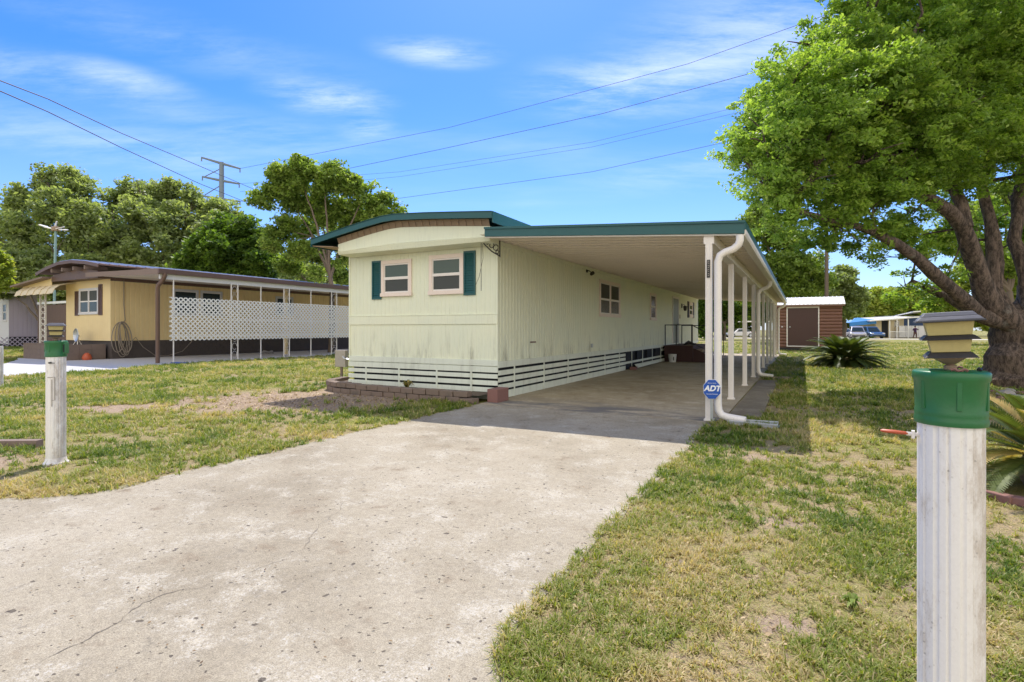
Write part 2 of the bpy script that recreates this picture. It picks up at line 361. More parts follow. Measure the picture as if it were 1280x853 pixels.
def vnoise(x, y, s, seed=0):
    """smooth value noise 0..1"""
    g = np.random.default_rng(seed).random((256, 256)); x = x*s+1000; y = y*s+1000
    xi = np.floor(x).astype(int); yi = np.floor(y).astype(int); fx = x-xi; fy = y-yi; fx = fx*fx*(3-2*fx); fy = fy*fy*(3-2*fy)
    q = lambda a, b: g[a % 256, b % 256]
    return (q(xi, yi)*(1-fx)+q(xi+1, yi)*fx)*(1-fy)+(q(xi, yi+1)*(1-fx)+q(xi+1, yi+1)*fx)*fy
def ribbed(mb, a, b, z0, z1, plane, axis, sign, period=.1, depth=.008, gw=.016, jitter=0):
    """vertical ribbed sheet on plane (x=plane or y=plane); sign = outward direction"""
    pts = []; x = a
    while x < b-1e-6:
        e = min(x+period, b)
        pts += [(x, 0), (max(x, e-gw), 0), (max(x, e-gw*.8), -depth), (max(x, e-gw*.2), -depth)]
        x = e
    pts.append((b, 0)); vs = []
    for t, d in pts:
        for z in (z0, z1):
            q = plane+sign*d
            vs.append((q, t, z) if axis == 'x' else (t, q, z))
    n = len(pts); mb.add(vs, [(2*i, 2*i+2, 2*i+3, 2*i+1) for i in range(n-1)])

# ------------------------------------------------------------------ setting
SUN_T = Vector((-.075, -1.68, -2.65)).normalized()      # direction the light travels
elev = math.asin(-SUN_T.z); az = math.atan2(-SUN_T.x, -SUN_T.y)
gm = MB(); gm.sheet([(-600, -60), (600, -60), (600, 900), (-600, 900)], 0); struct(gm.build('lawn', M['ground']))
def loc_poly(pts): return [tuple(L(*p)[:2]) for p in pts]
left_edge = [(.0, -.66), (.0, -6.26), (-.05, -6.5), (-.43, -6.84), (-1.3, -7.3), (-2.6, -7.7), (-5, -8.1)]
right_edge = [(7.6, -8.75), (6.0, -8.5), (4.95, -7.9), (4.4, -7.3), (4.05, -6.95), (3.86, -6.55), (3.85, -.66)]
def wob(pts, amp=.02, step=.22):
    out = []
    for (a, b) in zip(pts[:-1], pts[1:]):
        n = max(1, int(math.dist(a, b)/step))
        for i in range(n):
            t = i/n; out.append((a[0]+(b[0]-a[0])*t+random.uniform(-amp, amp), a[1]+(b[1]-a[1])*t+random.uniform(-amp, amp)))
    return out+[pts[-1]]
drive_poly = wob(left_edge, .012)+[(-5, -9.3), (7.6, -9.3)]+wob(right_edge, .02)
slab_poly = [(.004, -.654), (3.86, -.654), (3.95, 0.1), (3.95, 22.4), (0.004, 22.4)]
def slab(name, poly, z, mat, rotz=ROT, th=.04):
    m = MB(); m.prism(poly, 'z', -th, z); return struct(m.build(name, mat, loc=C0, rotz=ROT))
slab('driveway', drive_poly, .006, M['concrete'])
slab('carport_floor', slab_poly, .010, M['slab'])
slab('street', [(-60, -9.305), (40, -9.305), (40, -16), (-60, -16)], .006, M['asphalt'])
m = MB(); m.prism([(3.99, 0.0), (4.42, 0.02), (4.42, 3.0), (3.99, 3.0)], 'z', -.03, .03); m.prism([(3.99, 3.02), (4.42, 3.02), (4.4, 6.3), (3.99, 6.3)], 'z', -.03, .026)
struct(m.build('side_path', M['walk'], loc=C0, rotz=ROT))
slab('neighbour_driveway', [(-15.9, 19), (-15.9, 3.0), (-14.6, .7), (-14.4, -2.3), (-14.4, -9.3), (-20, -9.3), (-20.5, -.4), (-24.5, 1.5), (-26.2, 2.06), (-21.78, 2.06), (-21.6, 3.6), (-21.6, 19)], .014, M['pale_slab'])
m = MB(); m.sheet([(-120, 94), (15, 94), (120, 38), (120, 33), (15, 86.5), (-120, 86.5)], .02); struct(m.build('road', M['road'], loc=(0, 0, 0)))
# driveway cracks: thin dark grooves drawn as narrow strips just proud of the slab
def crack(pts, w):
    P = [gd(*p) for p in pts]; Q = []
    for a, b in zip(P[:-1], P[1:]):
        n = max(2, int((b-a).length/.03))
        d = (b-a).normalized(); s_ = Vector((-d.y, d.x, 0))
        for i in range(n): Q.append(a+(b-a)*(i/n)+s_*random.gauss(0, .006))
    Q.append(P[-1]); mb = MB(); vs = []
    for i, q in enumerate(Q):
        d = (Q[min(i+1, len(Q)-1)]-Q[max(i-1, 0)]).normalized(); s_ = Vector((-d.y, d.x, 0)); ww = w*random.uniform(.3, 1.3)*min(1, (len(Q)-i)/6+.1, i/6+.1)
        vs += [(q+s_*ww)[:2]+(0.0085,), (q-s_*ww)[:2]+(0.0085,)]
    mb.add(vs, [(2*i, 2*i+1, 2*i+3, 2*i+2) for i in range(len(Q)-1)])
    return struct(mb.build('driveway_crack', M['crack']))
M['crack'] = flat('crack_dark', (.16, .135, .11), .95)
crack([(20, 848), (60, 825), (110, 800), (150, 778), (178, 756), (215, 742), (252, 736), (268, 730)], .0022)
crack([(276, 728), (300, 722), (335, 708), (375, 695)], .0014)
crack([(375, 695), (388, 672), (402, 655), (425, 640), (428, 628)], .0014)
crack([(380, 694), (412, 690), (440, 678)], .001)

# ------------------------------------------------------------------ window builder (in the wall plane)
def window(par, axis, plane, sign, a0, a1, z0, z1, frame_m, fw=.07, panes=1, split=.5, proud=.035, up='glass_up', lo='screen', label=None):
    """a framed sash window; axis 'y' = wall on plane y, running along x; axis 'x' = wall on plane x, running along y"""
    def bx(mb, s0, s1, q0, q1, h0, h1):
        if axis == 'y': mb.box(s0, s1, *sorted((plane+sign*q0, plane+sign*q1)), h0, h1)
        else: mb.box(*sorted((plane+sign*q0, plane+sign*q1)), s0, s1, h0, h1)
    f = MB(); bx(f, a0, a1, 0, proud, z1-fw, z1); bx(f, a0-.01, a1+.01, 0, proud+.02, z0, z0+fw)
    bx(f, a0, a0+fw, 0, proud, z0+fw, z1-fw); bx(f, a1-fw, a1, 0, proud, z0+fw, z1-fw)
    ws = (a1-a0-2*fw)/panes
    for i in range(1, panes): bx(f, a0+fw+ws*i-fw*.4, a0+fw+ws*i+fw*.4, 0, proud, z0+fw, z1-fw)
    win = f.build('window', frame_m, par, bevel=.004)
    if label: win['label'] = label
    for i in range(panes):
        p0 = a0+fw+ws*i+(fw*.4 if i else 0)+.002; p1 = a0+fw+ws*(i+1)-(fw*.4 if i < panes-1 else 0)-.002
        zm = z0+fw+(z1-z0-2*fw)*split
        s = MB(); bx(s, p0, p1, .004, proud*.75, zm-.028, zm+.028); bx(s, p0, p1, .004, proud*.45, z0+fw+.002, z0+fw+.03); bx(s, p0, p1, .004, proud*.6, z1-fw-.03, z1-fw-.002)
        for e0, e1 in ((p0, p0+.022), (p1-.022, p1)): bx(s, e0, e1, .004, proud*.55, z0+fw+.03, z1-fw-.03)
        s.build('sash', M['white'], win)
        g = MB(); bx(g, p0+.022, p1-.022, .004, proud*.3, zm+.028, z1-fw-.03); g.build('upper_pane', M[up], win)
        g = MB(); bx(g, p0+.022, p1-.022, .004, proud*.22, z0+fw+.03, zm-.028); g.build('lower_pane', M[lo], win)
    return win
def shutter(par, axis, plane, sign, a0, a1, z0, z1, mat):
    mb = MB()
    def bx(s0, s1, q0, q1, h0, h1):
        if axis == 'y': mb.box(s0, s1, *sorted((plane+sign*q0, plane+sign*q1)), h0, h1)
        else: mb.box(*sorted((plane+sign*q0, plane+sign*q1)), s0, s1, h0, h1)
    e = .03
    bx(a0, a0+e, 0, .03, z0, z1); bx(a1-e, a1, 0, .03, z0, z1); bx(a0+e, a1-e, 0, .028, z0, z0+.04); bx(a0+e, a1-e, 0, .028, z1-.04, z1); bx(a0+e, a1-e, 0, .004, z0+.04, z1-.04)
    n = max(4, int((z1-z0-.08)/.045)); h = (z1-z0-.08)/n
    for i in range(n):
        z = z0+.04+i*h; q = plane+sign*.006; q2 = plane+sign*.024
        if axis == 'y': mb.add([(a0+e, q2, z+.004), (a1-e, q2, z+.004), (a1-e, q, z+h*.95), (a0+e, q, z+h*.95)], [(0, 1, 2, 3)])
        else: mb.add([(q2, a0+e, z+.004), (q2, a1-e, z+.004), (q, a1-e, z+h*.95), (q, a0+e, z+h*.95)], [(0, 1, 2, 3)])
    return mb.build('shutter', mat, par)

# ------------------------------------------------------------------ main mobile home
house = thing('mobile_home', 'long cream mobile home with teal arched roof trim and slatted skirting beside the driveway', 'mobile home', C0, ROT)
WL, HL, ZT = -3.71, 21.6, 3.06
w = MB(); w.box(WL+.014, -.014, .014, HL, .60, ZT-.1)
ribbed(w, WL, 0, .72, 3.0, 0, 'y', -1, .102, .004, .012)
w.add([(0, 0, .72), (-.014, 0, .72), (-.014, 0, 3), (0, 0, 3)], [(0, 1, 2, 3)])
ribbed(w, 0, HL, .70, 3.0, 0, 'x', 1, .125, .013, .03)
ribbed(w, 0, HL, .70, 3.0, WL, 'x', -1, .104, .011, .02)
w.box(WL, 0, HL, HL+.02, .7, 3.0)
w.build('wall', M['cream'], house)
b = MB(); b.box(WL-.012, .012, -.02, 0, 1.40, 1.575); b.box(WL-.018, .018, -.028, -.0, 1.575, 1.59); b.build('belt_board', M['cream'], house, bevel=.003)
c = MB(); c.box(-.03, .014, -.014, .03, .72, 2.98); c.build('corner_trim', M['cream'], house)
c = MB(); c.box(WL-.014, WL+.03, -.014, .03, .72, 2.98); c.build('corner_trim', M['cream'], house)
t = MB(); t.box(.0, .03, 0, HL, 2.86, 2.93); t.build('eave_trim', M['cream'], house)
# lower lap boards and open slat skirting, front and right
sk = MB()
sk.box(WL-.006, .02, -.024, .0, .62, .73); sk.box(WL-.008, .02, -.03, .0, .50, .607)
zs = [(.39, .47), (.262, .35), (.135, .222), (0.0, .095)]
for i, (a, b_) in enumerate(zs): sk.box(WL-.008, .02, -.034, -.012, a, b_)
for x in (-3.2, -2.3, -1.35, -.55): sk.box(x-.02, x+.02, -.046, -.034, 0, .5)
sk.build('front_skirting', M['skirt'], house, bevel=.003)
sk = MB(); sk.box(0, .022, 0, HL, .585, .705)
for a, b_ in ((.445, .535), (.315, .405), (.185, .275), (0, .145)):
    for v0, v1 in ((0.02, 8.1), (14.7, HL)): sk.box(0, .02, v0, v1, a, b_)
sk.box(0, .02, 13.0, 14.7, .44, .53); sk.box(0, .02, 8.1, 14.7, .20, .27)
v = .62
while v < HL:
    sk.box(.02, .034, v-.02, v+.02, 0, .585); v += 1.36
sk.build('side_skirting', M['skirt'], house, bevel=.003)
ls = MB(); ls.box(.03, .05, 8.9, 13.2, 0, .11, tf=lambda p: Vector((p.x+.10*(1-(p.y-8.9)/4.3)*(1-p.z/.11)+.05, p.y, p.z+.03+.02*math.sin(p.y))))
ls.build('loose_board', M['skirt'], house)['label'] = 'skirting board hanging loose near the floor'
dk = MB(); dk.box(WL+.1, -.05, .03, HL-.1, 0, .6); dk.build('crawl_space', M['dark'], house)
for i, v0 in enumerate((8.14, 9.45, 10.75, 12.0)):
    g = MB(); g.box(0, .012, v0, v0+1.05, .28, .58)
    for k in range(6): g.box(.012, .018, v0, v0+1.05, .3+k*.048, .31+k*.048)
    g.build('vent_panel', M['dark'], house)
# front windows + shutters
window(house, 'y', 0, -1, -2.79, -1.99, 1.98, 2.73, M['pink_white'], .075, label='left of the two front windows')
window(house, 'y', 0, -1, -1.55, -.735, 1.98, 2.76, M['pink_white'], .075, label='right of the two front windows')
shutter(house, 'y', 0, -1, -3.05, -2.80, 1.93, 2.74, M['teal'])
shutter(house, 'y', 0, -1, -.73, -.47, 1.95, 2.79, M['teal'])
# side windows
window(house, 'x', 0, 1, 5.62, 7.52, 1.66, 2.70, M['pink_white'], .085, panes=2, split=.47, up='glass', lo='glass_brown', label='wide double window under the carport')
window(house, 'x', 0, 1, 11.25, 12.15, 1.64, 2.66, M['pink_white'], .09, split=.5, up='glass_brown', lo='glass_brown')
window(house, 'x', 0, 1, 18.95, 19.95, 1.90, 2.66, M['pink_white'], .14, split=.5, up='glass', lo='glass')
shutter(house, 'x', 0, 1, 18.6, 18.93, 1.88, 2.68, M['iron']); shutter(house, 'x', 0, 1, 19.97, 20.3, 1.88, 2.68, M['iron'])
d = MB(); d.box(.0, .03, 15.1, 15.2, .7, 2.75); d.box(.0, .03, 16.35, 16.45, .7, 2.75); d.box(0, .03, 15.2, 16.35, 2.66, 2.75); df = d.build('door', M['white'], house)
d = MB(); d.box(.002, .022, 15.2, 16.35, .7, 2.66); d.build('door_leaf', M['door'], df, bevel=.004)
d = MB(); d.tube([(.03, 16.2, 1.55), (.07, 16.2, 1.55)], .03, 10); d.build('handle', M['galv'], df)
# front cornice: arched fascia board with a cove below, brown rafter strip above
prof = [(-4.22, 3.20), (-3.4, 3.335), (-2.7, 3.44), (-2.25, 3.495), (-1.95, 3.505), (-1.2, 3.455), (-.6, 3.405), (.24, 3.33)]
def arch(x, pts):
    for (x0, z0), (x1, z1) in zip(pts[:-1], pts[1:]):
        if x0 <= x <= x1: return z0+(z1-z0)*(x-x0)/(x1-x0)
    return pts[-1][1] if x > pts[-1][0] else pts[0][1]
cp = [(x_, arch(x_, prof)-.215) for x_ in (-3.62, -3.4, -2.7, -2.25, -1.95, -1.2, -.6, .1)]
c = MB()
n = 24; xs = [-3.62+i*(3.70)/n for i in range(n+1)]
rows = []
for x in xs:
    zt = arch(x, cp); zb = 2.87
    rows.append([(x, -.02, zt), (x, -.42, zt), (x, -.42, zb+(zt-zb)*.30), (x, -.44, zb+(zt-zb)*.30-.01), (x, -.40, zb), (x, -.02, zb-.02)])
vs = [p for r_ in rows for p in r_]; fs = []
for i in range(n):
    for k in range(5): fs.append((i*6+k, i*6+k+1, (i+1)*6+k+1, (i+1)*6+k))
fs += [tuple(range(6)), tuple(n*6+k for k in range(5, -1, -1))]
c.add(vs, fs); c.build('cornice', M['cream'], house)
s = MB()
rows = []
for x in xs: zt = arch(x, cp); rows.append([(x, -.45, arch(x, prof)-.09), (x, -.40, zt-.0), (x, -.02, zt)])
vs = [p for r_ in rows for p in r_]; s.add(vs, [(i*3+k, i*3+k+1, (i+1)*3+k+1, (i+1)*3+k) for i in range(n) for k in range(2)])
nf_ = len(s.f); x = -3.55
while x < .05:
    zt = arch(x, cp); zr = arch(x, prof)-.10
    s.add([(x+a_, y_+b_, z_) for b_ in (0, -.01) for a_, y_, z_ in ((-.008, -.452, zr), (.008, -.452, zr), (.008, -.418, zt), (-.008, -.418, zt))], [(0, 1, 2, 3), (4, 5, 6, 7), (0, 1, 5, 4), (1, 2, 6, 5), (2, 3, 7, 6), (3, 0, 4, 7)]); x += .165
cl_o = s.build('brown_closure', M['brown_strip'], house); cl_o.data.materials.append(M['tan_wood'])
for p_ in cl_o.data.polygons[nf_:]: p_.material_index = 1
# roof shell: sheet following the arch, with teal drip edge
roof = MB(); prof2 = [(x, z) for x, z in prof]
v0, v1 = -.60, HL+.5
top = [(x, z) for x, z in prof]; bot = [(x, z-.035) for x, z in reversed(prof)]
roof.prism(top+bot, 'y', v0+.02, v1); roof.build('roof', M['teal_roof'], house)
f = MB(); f.prism([(x, z+.008) for x, z in prof]+[(x, z-.105) for x, z in reversed(prof)], 'y', v0-.012, v0+.018)
f.prism([(x, z+.016) for x, z in prof]+[(x, z+.009) for x, z in reversed(prof)], 'y', v0-.03, v0+.06)
f.build('front_fascia', M['teal'], house)
f = MB(); f.box(-4.235, -4.222, v0, v1, 3.05, 3.185); f.build('eave_fascia', M['teal'], house)
f = MB(); f.box(.242, .256, v0, v1, 3.15, 3.345); f.build('eave_fascia', M['teal'], house)
f = MB(); f.add([(-4.2, v0+.02, 3.08), (-4.2, v1, 3.08), (-3.6, v1, 3.02), (-3.6, v0+.02, 3.02)], [(0, 1, 2, 3)]); f.build('eave_soffit', M['tan_wood'], house, solid=.012)
# roof seams
f = MB(); y = .3
while y < HL:
    f.add([(x, y+dy, z+dz) for x, z in prof for dy, dz in ((-.02, .002), (0, .02), (.02, .002))], [(i*3+k, i*3+k+1, i*3+k+4, i*3+k+3) for i in range(len(prof)-1) for k in range(2)]); y += 1.2
f.build('roof_seam', M['teal_roof'], house)
# wall lamp, security light, outlet, small markings by the door
l = MB(); l.box(.0, .03, 17.1, 17.22, 2.3, 2.5); l.tube([(.03, 17.16, 2.42), (.12, 17.16, 2.46), (.14, 17.16, 2.4)], .012, 6); wl = l.build('wall_lamp', M['iron'], house)
l = MB(); l.lathe([(.03, 2.4), (.11, 2.36), (.11, 2.345), (.09, 2.345), (.065, 2.18), (.03, 2.16)], 6, .16, 17.16); l.build('lamp_shade', M['iron'], wl)
l = MB(); l.lathe([(0.0, .0), (.04, 0), (.052, .1), (.0, .1)], 10); o = l.build('security_light', M['iron'], house, loc=(.10, 4.72, 2.74)); o.rotation_euler = (R(-60), R(25), 0)
l = MB(); l.tube([(0, 4.66, 2.84), (.06, 4.68, 2.83), (.10, 4.71, 2.79)], .012, 6); l.box(0, .02, 4.61, 4.71, 2.79, 2.89); l.build('light_bracket', M['iron'], house)
l = MB(); l.box(.0, .035, 4.95, 5.05, .82, .92); l.build('outlet_box', M['galv'], house)
l = MB(); l.box(.0, .02, 16.7, 16.78, 1.8, 1.98); l.build('number_plaque', M['tan_wood'], house)
l = MB(); l.box(.0, .006, 1.35, 1.62, 1.02, 1.05); l.build('faded_decal', M['wood_grey'], house)
# scroll bracket with hanging chain at the corner
br = thing('scroll_bracket', 'black wrought iron scroll bracket with a hanging chain under the roof corner', 'bracket', L(.10, -.05, 2.62), ROT)
b = MB(); b.box(-.015, .0, -.03, -.01, .0, .30)
b.tube([(0, -.03, .02), (-.12, -.12, .10), (-.22, -.2, .22), (-.27, -.24, .29)], .012, 6)
for cx, cz, rr in ((-.055, .17, .05), (-.12, .21, .045), (-.03, .09, .03), (-.19, .26, .03)):
    b.tube([(cx+rr*math.cos(a*.5), -.06+cx*.5, cz+rr*math.sin(a*.5)) for a in range(13)], .008, 6)
b.build('scroll', M['iron'], br)
b = MB(); b.tube([(-.26, -.26, .27), (-.262, -.26, -.1), (-.258, -.262, -.42), (-.26, -.26, -.62)], .006, 5)
b.tube([(-.27, -.2, .27), (-.33, -.08, .0), (-.45, -.03, -.35), (-.53, -.03, -.5)], .004, 5); b.build('chain', M['iron'], br)

# ------------------------------------------------------------------ carport
cp_ = thing('carport', 'long white metal carport with teal edge on slim posts along the cream mobile home', 'carport', C0, ROT)
CV0, CV1, CU = -.66, 21.4, 4.26
def zr(u): return 2.945-(.30)*(u-.12)/4.14          # underside of roof deck
# pan roof: pans run across (u); small ribs every 0.3 m
pts = []; y = CV0+.03
rf = MB(); vs = []; fs = []
ys = []
while y < CV1-.02: ys += [(y, 0), (y+.27, 0), (y+.275, -.028), (y+.292, -.028), (y+.297, 0)]; y += .3
for i, (yy, dz) in enumerate(ys): vs += [(.0, yy, zr(0)+dz), (CU-.02, yy, zr(CU-.02)+dz)]
fs = [(2*i, 2*i+2, 2*i+3, 2*i+1) for i in range(len(ys)-1)]; rf.add(vs, fs); rf.build('roof_underside', M['soffit'], cp_)
rf = MB(); rf.add([(.256, CV0+.03, zr(.256)+.09), (CU-.02, CV0+.03, zr(CU)+.09), (CU-.02, CV1, zr(CU)+.09), (.256, CV1, zr(.256)+.09)], [(0, 1, 2, 3)]); rf.build('roof_deck', M['tin'], cp_, solid=.02)
f = MB(); f.add([(.125, CV0, zr(.12)-.04), (CU, CV0, zr(CU)-.04), (CU, CV0, zr(CU)+.135), (.125, CV0, zr(.12)+.115), (.125, CV0+.025, zr(.12)-.04), (CU, CV0+.025, zr(CU)-.04), (CU, CV0+.025, zr(CU)+.135), (.125, CV0+.025, zr(.12)+.115)],
    [(0, 1, 2, 3), (4, 7, 6, 5), (0, 4, 5, 1), (3, 2, 6, 7), (0, 3, 7, 4), (1, 5, 6, 2)])
f.build('front_fascia', M['teal'], cp_, bevel=.004)
f = MB(); f.add([(.125, CV0-.012, zr(.12)+.085), (CU+.01, CV0-.012, zr(CU)+.105), (CU+.01, CV0-.012, zr(CU)+.14), (.125, CV0-.012, zr(.12)+.12)], [(0, 1, 2, 3)]); f.build('fascia_lip', M['teal'], cp_, solid=.012)
f = MB(); f.add([(.13, CV0+.03, zr(.12)-.06), (CU-.03, CV0+.03, zr(CU)-.06), (CU-.03, CV0+.05, zr(CU)), (.13, CV0+.05, zr(.12))], [(0, 1, 2, 3)]); f.build('front_drip', M['white'], cp_, solid=.008)
zc = zr(CU)
f = MB(); f.box(CU, CU+.012, CV0, CV1, zc+.02, zc+.14); f.build('gutter_fascia', M['teal'], cp_)
f = MB(); f.prism([(CU+.0, zc+.018), (CU+.018, zc+.018), (CU+.018, zc-.03), (CU-.0, zc-.06), (CU-.11, zc-.06), (CU-.11, zc-.045), (CU-.01, zc-.045)], 'y', CV0+.026, CV1); f.build('gutter', M['white'], cp_)
f = MB(); f.box(3.72, 3.86, CV0+.06, CV1-.1, zr(3.8)-.17, zr(3.8)-.03); f.build('post_beam', M['white'], cp_, bevel=.004)
for v in (-.56, 2.1, 4.8, 7.3, 9.2, 11.4, 13.8, 16.2, 18.6, 20.9):
    p = MB(); w_ = .045; zt = zr(3.8)-.165
    p.box(3.79-w_, 3.79+w_, v-w_, v+w_, .0, zt)
    for sx in (-1, 1): p.box(3.79+sx*.022-.006, 3.79+sx*.022+.006, v-w_-.006, v-w_, .02, zt)
    p.box(3.79-.065, 3.79+.065, v-.06, v+.06, .0, .035)
    p.build('post', M['white'], cp_, bevel=.003)
def downspout(v, low):
    d = MB(); x0, x1 = CU-.06, 3.915
    pts = [(x0, v-.02, zc-.05), (x0, v-.02, zc-.12), (x0-.02, v-.02, zc-.18), (x0-.08, v-.02, zc-.235), (x1+.1, v-.02, zc-.27), (x1+.03, v-.02, zc-.31), (x1, v-.02, zc-.40), (x1, v-.02, 1.2), (x1, v-.02, .26)]
    pts += [(x1+.01, v-.02, .17), (x1+.05, v-.03, .11), (x1+.12, v-.03, .085), (x1+.36, v-.05, .06)]
    d.tube(pts, .052, 12); return d.build('downspout', M['white'], cp_, smooth=True)
for v in (-.60, 7.2, 20.9): downspout(v, 0)
pl = MB(); pl.box(3.768, 3.812, -.622, -.612, 2.03, 2.28); plate = pl.build('number_plate', M['iron'], cp_)
for i in range(4):
    q = MB(); z = 2.055+i*.058
    q.box(3.78, 3.80, -.6235, -.6222, z, z+.006); q.box(3.78, 3.80, -.6235, -.6222, z+.028, z+.034)
    if i % 2: q.box(3.78, 3.784, -.6235, -.6222, z, z+.03)
    else: q.box(3.796, 3.80, -.6235, -.6222, z, z+.03)
    q.build('numeral', M['meter'], plate)
# splash block at the front downspout and one further back
for v, lab in ((-.62, 'grey concrete splash block under the front carport downspout'), (7.15, 'flat grey splash block halfway along the carport posts')):
    s = MB(); tfw = lambda p: p
    s.prism([(0, 0), (.62, -.06), (.64, .1), (.62, .24), (0, .2)], 'z', 0, .025); s.prism([(0, 0), (.62, -.06), (.62, -.02), (0, .03)], 'z', .0255, .06); s.prism([(0, .17), (.62, .2), (.62, .24), (0, .2)], 'z', .0255, .06)
    o = s.build('splash_block', M['galv'] if v < 0 else M['walk'], loc=L(4.05, v-.12, .0), rotz=ROT, bevel=.004); tag(o, lab, 'splash block')
# ADT yard sign
sg = thing('yard_sign', 'blue octagonal security yard sign on a short stake by the front carport post', 'sign', L(3.85, -.72, 0), ROT+R(18))
o8 = lambda r: [(r*math.cos(R(22.5+45*i)), .52+.0+r*math.sin(R(22.5+45*i))*1.2-.05) for i in range(8)]
s = MB(); s.prism([(x, z) for x, z in o8(.118)], 'y', -.012, .0); s.build('panel', M['blue_sign'], sg, bevel=.002)
s = MB(); s.prism([(x, z) for x, z in o8(.122)], 'y', .0005, .004); s.build('panel_border', M['sign_white'], sg)
s = MB(); s.box(-.018, .018, .0045, .016, 0, .42); s.build('stake', M['galv'], sg)
text('lettering', 'ADT', .105, M['sign_white'], sg, (.0, -.0145, .48), shear=.25, bold=.004)
text('lettering', 'Security Services', .022, M['sign_white'], sg, (.0, -.0145, .405))
text('lettering', 'PROTECTED BY', .016, M['sign_white'], sg, (.0, -.0145, .555))

# ------------------------------------------------------------------ entry deck, bucket, brick, block, planter
dk = thing('entry_steps', 'dark red wooden entry deck with tan steps and iron railing at the side door', 'steps', C0, ROT)
d = MB(); d.box(.06, 1.2, 13.2, 16.7, .58, .66)
for i in range(7): pass
d.box(.08, 1.18, 13.23, 13.26, .02, .58); d.box(1.15, 1.18, 13.26, 16.67, .02, .58); d.box(.08, 1.15, 16.64, 16.67, .02, .58)
d.build('deck', M['deck'], dk, bevel=.004)
for i, (a, z) in enumerate(((1.2, .50), (1.47, .34), (1.74, .18))):
    s = MB(); s.box(a, a+.3, 13.5, 16.3, z-.05, z); s.box(a+.02, a+.04, 13.5, 16.3, z-.16, z-.05); s.build('step', M['tan_wood'], dk, bevel=.004)
s = MB(); s.prism([(1.2, .02), (2.05, .02), (2.05, .12), (1.76, .28), (1.5, .44), (1.2, .57)], 'y', 13.2, 13.24); s.build('stringer', M['deck'], dk)
for vv in (13.24, 16.6):
    r_ = MB()
    for x in (.12, .55, 1.16): r_.box(x-.018, x+.018, vv-.018, vv+.018, .66, 1.46)
    r_.box(.1, 1.18, vv-.02, vv+.02, 1.46, 1.495)
    r_.tube([(1.16, vv, 1.46), (1.95, vv, 1.05)], .02, 6); r_.tube([(1.9, vv, .1), (1.9, vv, 1.08)], .018, 6); r_.tube([(1.16, vv, .78), (1.9, vv, .38)], .012, 6)
    if vv > 14:
        for kx in range(3): r_.tube([(1.3+kx*.2+.07*math.cos(a*.6), vv, .95-kx*.1+.1*math.sin(a*.6)) for a in range(11)], .01, 5)
    r_.build('railing', M['iron'], dk)
o = MB().lathe([(.0, 0), (.13, 0), (.16, .30), (.165, .30), (.165, .32), (.145, .32), (.12, .03), (0, .03)], 20, close=False).build('bucket', M['bucket'], loc=L(.46, 12.95, .010), smooth=True); tag(o, 'white plastic bucket standing in front of the dark entry deck', 'bucket')
hd = MB(); hd.tube([(.165*math.cos(a*.3), .165*math.sin(a*.3), .29-.10*math.sin(a*.3)) for a in range(11)], .004, 5); hd.build('handle', M['iron'], o)
bl = MB(); bl.box(-.018, .018, -.16, -.155, .08, .22); bl.build('bucket_label', M['iron'], o)
o = MB().box(0, .2, 0, .38, 0, .09).build('brick', M['red_block'], loc=L(.12, 8.2, .010), rotz=ROT+R(8), bevel=.008); tag(o, 'red brick lying under the loose skirting board', 'brick')
o = MB().tube([(0, 0, .0), (.08, 0, .06), (.2, .02, .12), (.34, .0, .07), (.44, .0, .02)], [.03, .05, .07, .05, .03], 8).build('shoe_heap', M['iron'], loc=L(.7, 14.0, .66), smooth=True); tag(o, 'dark heap of shoes on the entry deck by the door', 'shoes')
# corner block
o = MB().box(0, .21, 0, .42, 0, .24).build('corner_block', M['red_block'], loc=L(.03, -.42, .002), rotz=ROT, bevel=.012); tag(o, 'reddish concrete block standing at the front corner of the mobile home', 'block')
pb = thing('planter_bed', 'low curved bed of brown edging bricks along the front of the cream mobile home', 'planter bed', C0, ROT)
curve = [(-4.35, .55), (-4.28, .1), (-4.0, -.3), (-3.5, -.5), (-2.8, -.58), (-1.8, -.62), (-.9, -.66), (-.2, -.66), (-.02, -.62)]
def resample(c_, step):
    out = []; acc = 0; prev = Vector(c_[0]); out.append(prev.copy())
    for q in c_[1:]:
        q = Vector(q); d_ = (q-prev).length; t_ = step-acc
        while t_ <= d_: out.append(prev+(q-prev)*(t_/d_)); t_ += step
        acc = d_-(t_-step); prev = q
    return out
for course in range(2):
    pts = resample(curve, .30); mb = MB()
    for i in range(len(pts)-1):
        a, b = pts[i], pts[i+1]
        if course == 0: a, b = a+(b-a)*.5, (pts[i+2] if i+2 < len(pts) else b+(b-a))*.5+b*.5
        d_ = (b-a).normalized(); n_ = Vector((-d_.y, d_.x)); off = random.uniform(-.012, .012); z0 = .0+course*.108; h = random.uniform(.094, .106)
        wz = .085 if course else .095; g_ = .008
        c4 = [a+d_*g_+n_*(off-wz), b-d_*g_+n_*(off-wz), b-d_*g_+n_*(off+wz), a+d_*g_+n_*(off+wz)]
        dz = random.uniform(-.006, .006)
        mb.add([(q.x, q.y, z0+dz*course) for q in c4]+[(q.x, q.y, z0+h+dz) for q in c4], [(0, 1, 2, 3), (4, 5, 6, 7), (0, 1, 5, 4), (1, 2, 6, 5), (2, 3, 7, 6), (3, 0, 4, 7)])
    mb.build('edging_bricks', M['brick'], pb, bevel=.008)
s = MB(); s.sheet([(-4.3, .5), (-4.2, .1), (-3.95, -.25), (-3.5, -.43), (-1.8, -.55), (-.05, -.58), (-.05, -.04), (-3.7, -.04), (-3.75, .5)], .13); s.build('soil', M['soil'], pb)

